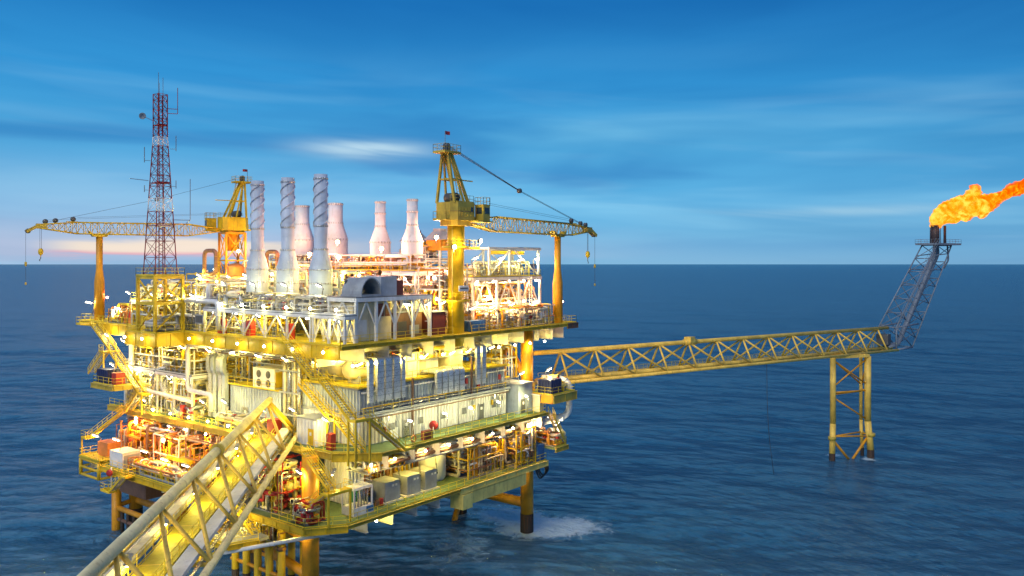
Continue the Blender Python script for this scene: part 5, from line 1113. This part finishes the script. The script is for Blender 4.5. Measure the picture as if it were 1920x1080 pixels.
cabinet('chemical_tote', 'blue tank box at the outer right edge of the cellar deck', 'tank box', (36.8,38.5,-2.2,-.8,LZ+.02,14.6), 'blue')
skid('red and steel wellhead valves beside the footbridge foot', (-4.8,.4,6.6,12,LZ+.02,18.4), 35, ('yellow','cream','red','steel','yellow_pale'), 22, 2, 14, frame=None, acc='red')
skid('tall wellhead trees below the footbridge', (-4.8,.8,13.6,20,LZ+.02,18.2), 36, ('yellow','cream','red','steel','pipe_brown'), 22, 2, 14, frame=None, acc='red')
skid('orange lit pumps on the cellar deck left of the footbridge', (-2.5,5,24,32,LZ+.02,18), 37, ('orange','yellow','pipe_brown','cream','yellow_deep'), 18, 3, 8, frame='pipe_brown')  # orange paints of these cellar skids stand for the sodium glow
skid('orange lit white spools on the cellar deck by the sodium lamp', (-3,4,33,40,LZ+.02,17.6), 38, ('orange','yellow','pipe_brown','cream','yellow_deep'), 18, 2, 8, frame='white')
skid('orange lit vessels at the far left of the cellar deck', (-2,6,44,54,LZ+.02,18), 39, ('orange','yellow','pipe_brown','cream','yellow_deep'), 16, 4, 6, frame=None, vmat='orange', vr=(.8,1.3))
cabinet('generator_set', 'white topped generator with a grey louvred end on the far cellar edge', 'generator', (-5.4,-2.6,44.6,48.6,LZ+.02,14.4), 'white', vents=[('y',-5.2,12.4,2.4,1.6,'grey')])
cabinet('paint_store', 'orange red locker at the far left end of the cellar deck', 'locker', (-4.4,-1.6,51.4,54.6,12.62,14.8), 'orange')
mz = platform('cellar_mezzanine', 'small yellow mezzanine slab in the orange lit cellar', -3.2, 1.2, 30, 36, 15.0, LZ, 1, 1, 'yellow', 'yellow_deck', False, False)
for (x,y,z,lb) in ((-6.6,39.0,9.0,'white life ring post low at the far left'),):
    t = thing('life_ring_post', lb, 'life ring', (x,y,z)); MB().tube((x,y+6.6,z), (x,y+6.6,z+3.4), .1, n=6).build('post', M['white'], t); MB().lathe((x-.3,y+6.6,z+2.6), [(.2,-.1),(.5,-.1),(.5,.1),(.2,.1)], 14, axis=(1,.5,0)).build('ring', M['red'], t)
ho = thing('hose_bundle', 'black rubber hoses slung at the outer right leg', 'hoses', (39,-.5,9))
for i in range(3): MB().path([(36.5,-1.6-.3*i,11.6), (38.6,-1.2-.3*i,8.6+.3*i), (41.2,-.8-.3*i,9.4+.3*i), (41.0,.4,12.2)], .12, 1.2, n=8).build('hose', M['black'], ho)
dp = thing('distant_platform', 'tiny dark platform far out on the horizon', 'platform', (6800, 5000, 0))
MB().box(6770,6830,4970,5030,24,44).build('topsides', M['dark_grey'], dp)
for e in (-1, 1): MB().tube((6800+e*20,5000+e*20,-2), (6800+e*20,5000+e*20,24), 5, n=6).build('leg', M['dark_grey'], dp)

# ---------------- more deck clutter
skid('low pipes and valves on the white stack platform, mast end', (.8,5.0,23.2,31,36.62,38.8), 41, WW, 14, 1, 8, frame=None)
skid('low pipes and valves on the white stack platform, corner end', (.8,5.0,7.6,12,36.62,38.6), 42, WW, 14, 1, 8, frame=None)
skid('low pipes and valves on the white stack platform between the stacks', (.8,5.0,13.5,22,36.62,38.8), 43, WW, 14, 1, 8, frame=None)
skid('cream pipework below the white stack platform, far half', (1.6,6,16,31,UZ+.02,35.8), 44, YY, 18, 3, 8, frame=None)
skid('pipes along the foot of the mast frame', (-4.2,-.8,36.8,41,UZ+.12,35.2), 45, YY, 10, 2, 4, frame=None)
skid('pipe spools on the tank side of the far rail', (1,7,56.5,63,UZ+.02,36.2), 46, ('cream','orange','yellow','white','steel'), 14, 3, 6, frame=None)
skid('pipes along the green deck under the container', (-.3,2.4,17.5,28.5,MZ+.02,21.6), 47, WW, 12, 1, 8, frame=None)
skid('hanging pipes below the upper deck over the block roof', (4,30,2.4,6,29.6,31.4), 48, YY, 24, 1, 4, face='s', frame=None)
skid('hanging pipes below the main deck over the cellar front', (2,33,-1.6,2.4,17.0,18.4), 49, OO, 24, 1, 4, face='s', frame=None)
skid('hanging pipes below the main deck over the orange cellar', (-.6,4,20,50,16.8,18.6), 50, OO, 26, 1, 6, frame=None)
skid('small pumps along the cellar railing left of the footbridge', (-5.6,-3.2,22,43,LZ+.02,14.2), 51, ('yellow','orange','pipe_brown','cream','grey'), 16, 2, 12, frame=None)
skid('valves along the cellar railing at the front corner', (-5.2,-2.4,.8,4,LZ+.02,14.4), 52, ('yellow','cream','red','steel'), 12, 1, 8, frame=None)
skid('pipes beneath the cellar deck among the conductors', (-4.4,.6,7.4,21,8.2,11.0), 53, ('yellow','yellow','pipe_brown','steel'), 14, 0, 0, frame=None)
skid('pipes and pumps on the low right platform', (38.8,41.6,-3.8,.8,14.22,16.4), 54, OO, 10, 1, 5, face='s', frame=None)
skid('yellow pipes on the flare bridge landing', (40.8,43.4,-3.0,1.2,22.62,24.6), 55, ('yellow','yellow_pale','steel'), 8, 1, 4, face='s', frame=None)

# ---------------- catwalks, caged ladders and extra plant on the top deck
for i, (b, z, zf, lb) in enumerate((((8,17,41,48), 38.6, UZ, 'yellow railed catwalk behind the mast frame'), ((1.2,6.5,46.5,55), 37.2, UZ, 'cream railed catwalk left of the mast frame'), ((10.2,17.6,20,30), 40.6, UZ, 'white railed catwalk right behind the spiral stacks'), ((10.2,17.6,8,17), 39.6, UZ, 'white railed catwalk behind the half round intake'), ((28.5,34,14,22), 43.8, 42.02, 'pink railed catwalk beside the hipped filter houses'))):
    platform('catwalk', lb, b[0], b[1], b[2], b[3], z, zf, 1, 2, 'yellow' if i == 0 else 'white', 'grey_deck', 'w' if i > 1 else True, 2, .3, .22)
    skid('small pipes and valves on the ' + lb, (b[0]+.4,b[1]-.4,b[2]+.4,b[3]-.4,z+.02,z+2.2), 60+i, WW if i < 3 else OO, 10, 2, 6, frame=None)
def caged_ladder(label, x, y, z0, z1, mat='white'):
    t = thing('caged_ladder', label, 'ladder', (x,y,z0)); g = MB()
    for e in (-.25, .25): MB().tube((x,y+e,z0), (x,y+e,z1), .05, n=5).build('stile', M[mat], t)
    for i in range(int((z1-z0)/.35)): g.tube((x,y-.25,z0+.2+i*.35), (x,y+.25,z0+.2+i*.35), .03, n=4)
    g.build('rungs', M[mat], t)['kind'] = 'stuff'
    for z in [z0+2.2+i*.9 for i in range(int((z1-z0-2.2)/.9)+1)]: MB().path([(x,y-.25,z), (x-.5,y-.4,z), (x-.75,y,z), (x-.5,y+.4,z), (x,y+.25,z)], .03, .2, n=4).build('cage_hoop', M[mat], t)
for x, y, z0, z1, lb in ((4.9,17.3,36.6,44,'white caged ladder between the foremost and middle spiral stacks'), (4.9,24.8,36.6,44,'white caged ladder between the middle and farthest spiral stacks'), (19.2,10.5,33,42,'white caged ladder left of the crane pedestal'), (14.8,.2,33,38.6,'white caged ladder on the grey canopy'), (43.5,4.2,33,41,'white caged ladder on the two storey deck'), (6.6,38,33,45,'yellow caged ladder tower behind the mast frame')):
    caged_ladder(lb, x, y, z0, z1, 'yellow' if z1 == 45 else 'white')
skid('dense lower pipes in the two storey deck, front row', (30,45.5,4.9,6.8,UZ+.02,36.5), 70, OO, 20, 2, 12, face='s', frame=None)
skid('dense upper pipes in the two storey deck below its top floor', (29.6,46,5,12,37.2,40.2), 71, OO, 24, 2, 4, face='s', frame=None)
skid('scaffold like pipes behind the crane pedestal', (19,25,2.2,6.4,36.0,42.4), 72, OO, 18, 2, 6, face='s', frame='white')
skid('cream pipes in front of the farthest spiral stack', (1,6,31.5,35.2,36.0,40.0), 73, WW, 14, 2, 8, frame='white')
skid('bright plant between the lattice pedestal and the mast', (9,20,50,63,UZ+.02,40), 74, YY, 22, 4, 8, frame='white')
skid('orange lit pipes wrapped round the outer right leg', (31.5,36.4,-2.0,1.2,LZ+.02,17.6), 75, OO, 22, 2, 12, face='s', frame='yellow')
skid('orange pipes between outer right leg and low platform', (37.0,38.5,-.4,5,LZ+.02,18.0), 76, OO, 18, 1, 8, face='s', frame=None)
# ================================================================= lamps
HOUS = MB().prism([(-.52,-.2), (.52,-.2), (.52,.2), (-.52,.2)], .02, .14).mesh('housing', M['grey'])
TUBE = MB().tube((-.46,0,-.05), (.46,0,-.05), .12, n=8).mesh('tube', M['tube_glow'])
FBOX = MB().prism([(-.3,-.18), (.3,-.18), (.38,.18), (-.38,.18)], -.25, .25).mesh('housing', M['dark_grey'])
FGL = MB().lathe((0,-.19,0), [(.02,-.06),(.24,-.05),(.30,.0)], 14, axis=(0,1,0)).mesh('glass', M['sodium_glow'])
FGW = MB().lathe((0,-.19,0), [(.02,-.06),(.24,-.05),(.30,.0)], 14, axis=(0,1,0)).mesh('glass', M['tube_glow'])
RED = MB().lathe((0,0,0), [(.1,-.15),(.2,-.1),(.2,.12),(.06,.2)], 10).mesh('lens', M['red_glow'])
def bulb(t, p, watt, c, size=.22):
    ld = bpy.data.lights.new('bulb', 'POINT'); ld.energy = watt*LAMP; ld.color = c; ld.shadow_soft_size = size
    o = bpy.data.objects.new('bulb', ld); col.objects.link(o); o.parent = t; o.location = p
LAMP = 1.15
WARM = (1.0,.74,.10); WHITE = (1.0,.86,.32); SOD = (1.0,.34,.045); PINK = (1.0,.40,.22)
def tube_lamp(label, x, y, z, rz=0.0, pole=0.0, watt=420, c=WARM, group=None):
    t = thing('tube_lamp', label, 'lamp', (x,y,z), rz, group); t.rotation_euler.y = R((-24, -12, -30, 8, -18)[int(abs(x*3+y*7+z)) % 5]) if not pole else R(-16); place('housing', HOUS, t); place('tube', TUBE, t)
    if pole: MB().path([(-.5,.05,.08), (-1.1,.05,-.15), (-1.1,.05,-pole)], .075, .2, n=6).build('pole', M['steel'], t, local=True)
    else: MB().tube((0,0,.1), (0,0,.7), .04, n=5).build('hanger', M['steel'], t, local=True)
    bulb(t, (0,0,-.30), watt, c, .16)
def flood(label, x, y, z, rz=0.0, watt=900, c=SOD, glass=FGL, group=None):
    t = thing('floodlight', label, 'floodlight', (x,y,z), rz, group); place('housing', FBOX, t); place('glass', glass, t)
    MB().tube((0,.1,-.25), (0,.1,-.9), .06, n=6).build('bracket', M['steel'], t, local=True)
    bulb(t, (0,-.6,-.05), watt, c, .3)
def row(fmt, pts, **k):
    for i, p in enumerate(pts): tube_lamp(fmt % ORD[i], *p[:3], **dict(k, **(p[3] if len(p) > 3 else {})))
H90 = R(90)
G = 1.0
row('tube lamp hung under the upper deck edge on the left face, %s from the corner', [(-.2,y,30.6) for y in (6,12,18,24,30,37,43,49,55)], rz=H90, watt=520, group='lamps under the upper deck')
row('tube lamp deep below the upper deck behind the left face, %s from the corner', [(7.5,y,31.0) for y in (16,25,32,39,46,53)], rz=H90, watt=700, group='inner lamps under the upper deck')
row('tube lamp hung below the pipe gallery, %s from the ducts', [(-.1,y,25.7) for y in (36,41,46,51)], rz=H90, watt=380, group='gallery lamps')
row('pole lamp on the green walkway railing, %s from the corner stairs', [(x,-2.3,MZ+3.0) for x in (8.6,15.2,20.6,26.8,33.6)], rz=R(200), pole=3.0, watt=420, c=WHITE, group='walkway pole lamps')
row('tube lamp on the block roof, %s from the corner', [(x,1.6,30.3) for x in (3.4,11.0,15.4,21.0,24.6,30.0)], watt=430, group='block roof lamps')
row('tube lamp inside the block roof plant, %s from the corner', [(x,7.4,31.0) for x in (5,12,19,26)], watt=520, group='block roof inner lamps')
row('tube lamp under the white stack platform, %s from the corner', [(.9,y,36.0) for y in (3,8.5,14,19.5,25,30)], rz=H90, watt=340, group='stack platform lamps')
row('tube lamp between the spiral stacks, %s from the corner', [(3.6,y,40.2) for y in (9.8,17.4,24.8,32)], rz=H90, pole=3.6, watt=300, c=WHITE, group='stack lamps')
row('tube lamp under the grey canopy, %s from the corner', [(x,1.0,37.6) for x in (11.4,15.4,18.4)], watt=380, group='canopy lamps')
row('tube lamp on the mast side machinery, %s from the mast', [(.2,y,38.4) for y in (35,41,47,54)], rz=H90, pole=5.4, watt=520, c=WHITE, group='mast side lamps')
row('tube lamp over the far left machinery, %s from the mast', [(8,46,41.2), (14,42,41.2), (16,54,42), (10.6,33,41.4)], rz=H90, pole=8.2, watt=700, group='far left deck lamps')
row('pole lamp at the rail of the far boom rest, %s along', [(1.9,71.4,36.2), (1.2,59.5,35.6)], rz=R(160), pole=3.2, watt=380, c=WHITE, group='far rail pole lamps')
row('tube lamp on the footbridge, %s from the platform', [(*Bp(s,1.1,1.7),) for s in (5,14,23,32,41,50,60,70)], rz=R(45), watt=230, c=(1.0,.80,.08), group='footbridge lamps')
row('tube lamp by the cellar grey units, %s from the corner', [(-.2,2.2,17.2), (4.4,-.4,17.6), (9.6,.2,17.0,dict(pole=3.2)), (13.4,.2,17.0,dict(pole=3.2)), (17.4,1.0,17.2,dict(pole=3.4)), (22.5,-.4,17.4)], rz=R(20), watt=420, group='cellar front lamps')
row('tube lamp in the wellhead manifold, %s from the storage tank', [(24.5,2.5,18.0), (28.6,-1.0,17.2), (32.5,2.5,17.4), (36.2,-1.2,17.8)], watt=420, c=(1.0,.52,.14), group='wellhead lamps')
row('tube lamp by the footbridge foot on the cellar deck, %s from the corner', [(-3.6,4.6,17.6), (-3.4,10,18.0), (-3.4,15.5,18.0), (-9.2,11.6,12.6,dict(pole=2.6)), (-4.6,21,17.8)], rz=H90, watt=460, group='wellhead side lamps')
row('pole lamp on the orange lit cellar railing, %s from the footbridge', [(-5.2,27.5,15.2), (-5.2,33,15.2), (-5.2,38.6,15.6), (-5.2,47,16.2), (-4.4,55.4,15.6)], rz=R(120), pole=2.9, watt=300, c=(1.0,.42,.07), group='cellar rail lamps')
row('tube lamp on the main deck around the footbridge head, %s from the corner', [(-.2,3.8,23.6), (-.4,10.2,24.2), (-.2,17.0,23.4), (-.2,26,23.6), (-.2,31.6,23.0)], rz=H90, pole=3.4, watt=420, group='bridge head lamps')
row('tube lamp in the two storey deck, %s from the pedestal', [(29.6,4.4,44.0), (35.8,4.4,44.0), (41.0,4.4,43.8), (45.5,4.4,44.0)], pole=3.0, watt=480, c=WHITE, group='separator top lamps')
row('tube lamp along the deck edge right of the pedestal, %s from it', [(24.4,.6,36.6), (29,.7,36.6), (34,.7,36.8), (40,.7,37.0)], pole=3.7, watt=360, c=(1.0,.56,.20), group='edge lamps')
row('tube lamp at the flare bridge landing, %s from the legs', [(36.4,.6,25.8), (41.6,-1.0,26.0)], pole=3.3, watt=420, c=(1.0,.70,.28), group='landing lamps')
row('lamp on the low right platform, %s up', [(41.4,-2.6,17.4), (40.6,-1.0,18.2)], pole=3.4, watt=330, c=(1.0,.84,.45), group='hose platform lamps')
row('lamp inside the far left stairs, %s from the top', [(-1.6,57.5,31.4), (-1.4,50,26.8), (-4.4,50,27.4), (-1.2,46.4,21.8)], rz=H90, pole=2.0, watt=300, c=(1.0,.78,.30), group='far stair lamps')
for i, (x,y,z,lb) in enumerate(((25.9,61.8,45.5,'glaring orange floodlight below the crane behind the mast'), (29.6,60.0,45.8,'white glaring floodlight beside the crane behind the mast'))):
    flood(lb, x,y,z, R(-40), 1300 if i == 0 else 1100, SOD if i == 0 else WHITE, FGL if i == 0 else FGW)
flood('glaring orange floodlight on the left of the crane pedestal', 19.2,-.4,45.4, R(-20), 1500, (1.0,.66,.24))
flood('white floodlight on the side platform of the crane pedestal', 25.6,.2,46.4, R(10), 700, WHITE, FGW)
flood('glaring sodium floodlight in the orange cellar left of the footbridge', -3.4,36.4,17.2, R(-60), 1500, SOD)
flood('yellow floodlight at the top of the orange cellar', -1.0,49.0,18.0, R(-60), 1900, SOD)
flood('sodium floodlight deep in the orange cellar', 3.0,29.0,17.6, R(-60), 1800, SOD)
flood('sodium floodlight above the grey pump units', 9.5,8.0,17.8, R(0), 2000, SOD)
flood('sodium floodlight beneath the right end of the main deck', 34.8,-1.6,18.0, R(0), 900, (1.0,.52,.18))
flood('sodium floodlight on the two storey deck', 33.0,5.0,37.6, R(0), 1500, (1.0,.48,.16))
flood('sodium floodlight on the lower rear deck, upper', 21.0,6.6,41.0, R(0), 800, PINK); flood('sodium floodlight on the lower rear deck, lower one', 19.8,6.4,38.9, R(0), 700, PINK)
for (x,y,z,w_,lb) in ((22.5,36.5,44.2,1500,'between the two stout rear stacks'), (21.6,17.0,45.4,1300,'between the two bottle shaped stacks'), (27.5,10.8,47.2,1300,'beside the bottle shaped stack near the pedestal'), (21.2,27,46.6,1200,'left of the bottle shaped stacks'), (14.0,25.0,44.5,1000,'behind the middle spiral stack'), (13.0,17.0,44.0,1000,'behind the foremost spiral stack'), (13.5,31.0,44.0,900,'behind the farthest spiral stack')):
    flood('added pink white floodlight ' + lb, x,y,z, R(-35), w_*1.7, PINK)  # added close to the stacks for the pink of lamps and sunset
for (x,y,z,lb) in ((48.2,1.0,36.6,'small red warning lamp on the boom rest at the corner bay'), (4.4,69.8,37.0,'small red warning lamp on the far boom rest'), (40.6,2.4,27.0,'small red warning lamp at the flare bridge landing')):
    t = thing('warning_lamp', lb, 'lamp', (x,y,z)); place('lens', RED, t); MB().tube((0,0,-.1), (0,0,-.7), .05, n=6).build('stem', M['steel'], t, local=True); bulb(t, (0,0,.45), 60, (1,.3,.2), .15)

# small bulkhead lamps added through the plant for brightness and sparkle
FILL = MB().lathe((0,0,0), [(.05,-.16),(.15,-.1),(.17,0),(.15,.1),(.05,.16)], 10).mesh('globe', M['tube_glow'])
def fill(fmt, pts, watt=130, c=WARM, group=None, arm=None):
    for i, (x,y,z) in enumerate(pts):
        t = thing('fill_lamp', fmt % ORD[i], 'lamp', (x,y,z), 0, group); place('globe', FILL, t); MB().path([(0,0,.1), (0,0,.4), (arm[0],arm[1],.4)] if arm else [(0,0,.12), (0,0,.5)], .05, .1, n=5).build('bracket', M['steel'], t, local=True)
        bulb(t, (0,0,-.28), watt, c, .12)
fill('added round bulkhead lamp below the main deck edge on the left face, %s from the footbridge', [(-.6,y,18.4) for y in (20,25,30,35,40,45,50)], 230, (1.0,.36,.05), 'left cellar fill lamps')
fill('added round bulkhead lamp below the main deck edge on the right face, %s from the corner', [(x,-2.2,18.3) for x in (2,6,11.6,16.2,21,25.6,30.4,35)], 150, (1.0,.62,.16), 'right cellar fill lamps')
fill('added round bulkhead lamp under the upper deck edge on the right face, %s from the corner', [(x,.6,30.3) for x in (1.5,5.3,9.5,13.7,18,26.5,30.5,34.5,38.5,42.5)], 170, WARM, 'right upper fill lamps')
fill('added round bulkhead lamp below the cellar deck, %s from the footbridge foot', [(-5.0,4,11.0), (-5.0,14,11.0), (-5.0,20,11.0), (3.4,-1.6,11.0), (34.5,2.0,11.0), (33,10,11.0), (-5.0,26,11.0), (-.4,49,11.0)], 420, WARM, 'undercellar fill lamps')
fill('added round bulkhead lamp outside the upper deck fascia on the left, %s from the corner', [(-2.0,y,32.2) for y in (2,8,14,20,26,32)] + [(-6.4,37,32.2), (-6.4,42,32.2)], 45, WARM, 'fascia fill lamps', (.85,0))  # hung clear of the deck to brighten the fascia
fill('added round bulkhead lamp over the green deck edge on the left, %s from the footbridge', [(-1.5,y,20.6) for y in (18,23,28,33,38,43)], 150, WARM, 'green deck fill lamps', (.6,0))
fill('added round bulkhead lamp over the spiral stack platform rail, %s from the corner', [(.0,y,37.3) for y in (2,7,12,17,22,27)], 70, WHITE, 'stack rail fill lamps', (.28,0))
fill('added round bulkhead lamp in the rear decks, %s from the pedestal', [(18.8,y,40.8) for y in (9,15,21,27,33,39,45)], 320, PINK, 'rear deck fill lamps')
fill('added round bulkhead lamp among the top deck pipes left of the stacks, %s from the stacks', [(6.4,34,38), (7.5,40,40.2), (8.5,46.5,40.6), (3.6,50,39.4), (12,44,40.8), (12.5,52,40.6), (17,49,41), (5.5,58,37.4)], 420, WARM, 'top deck left fill lamps')
fill('added round bulkhead lamp behind the spiral stacks, %s from the corner', [(10.0,y,41.4) for y in (9,13,18,24,29,34)], 420, WARM, 'behind stack fill lamps')
fill('added round bulkhead lamp in the two storey deck bays, %s from the pedestal', [(x,4.9,z) for z in (36.8,40.2) for x in (30.5,34.5,38.5,42.5,46)], 300, (1.0,.46,.16), 'two storey bay fill lamps')
fill('added round bulkhead lamp in the plant behind the pedestal, %s from the left', [(18.8,2.6,38), (20,4.2,41), (23.4,5,42), (26.5,6,40), (18.2,7.2,35.6), (24,7.5,36)], 300, (1.0,.46,.15), 'pedestal plant fill lamps')
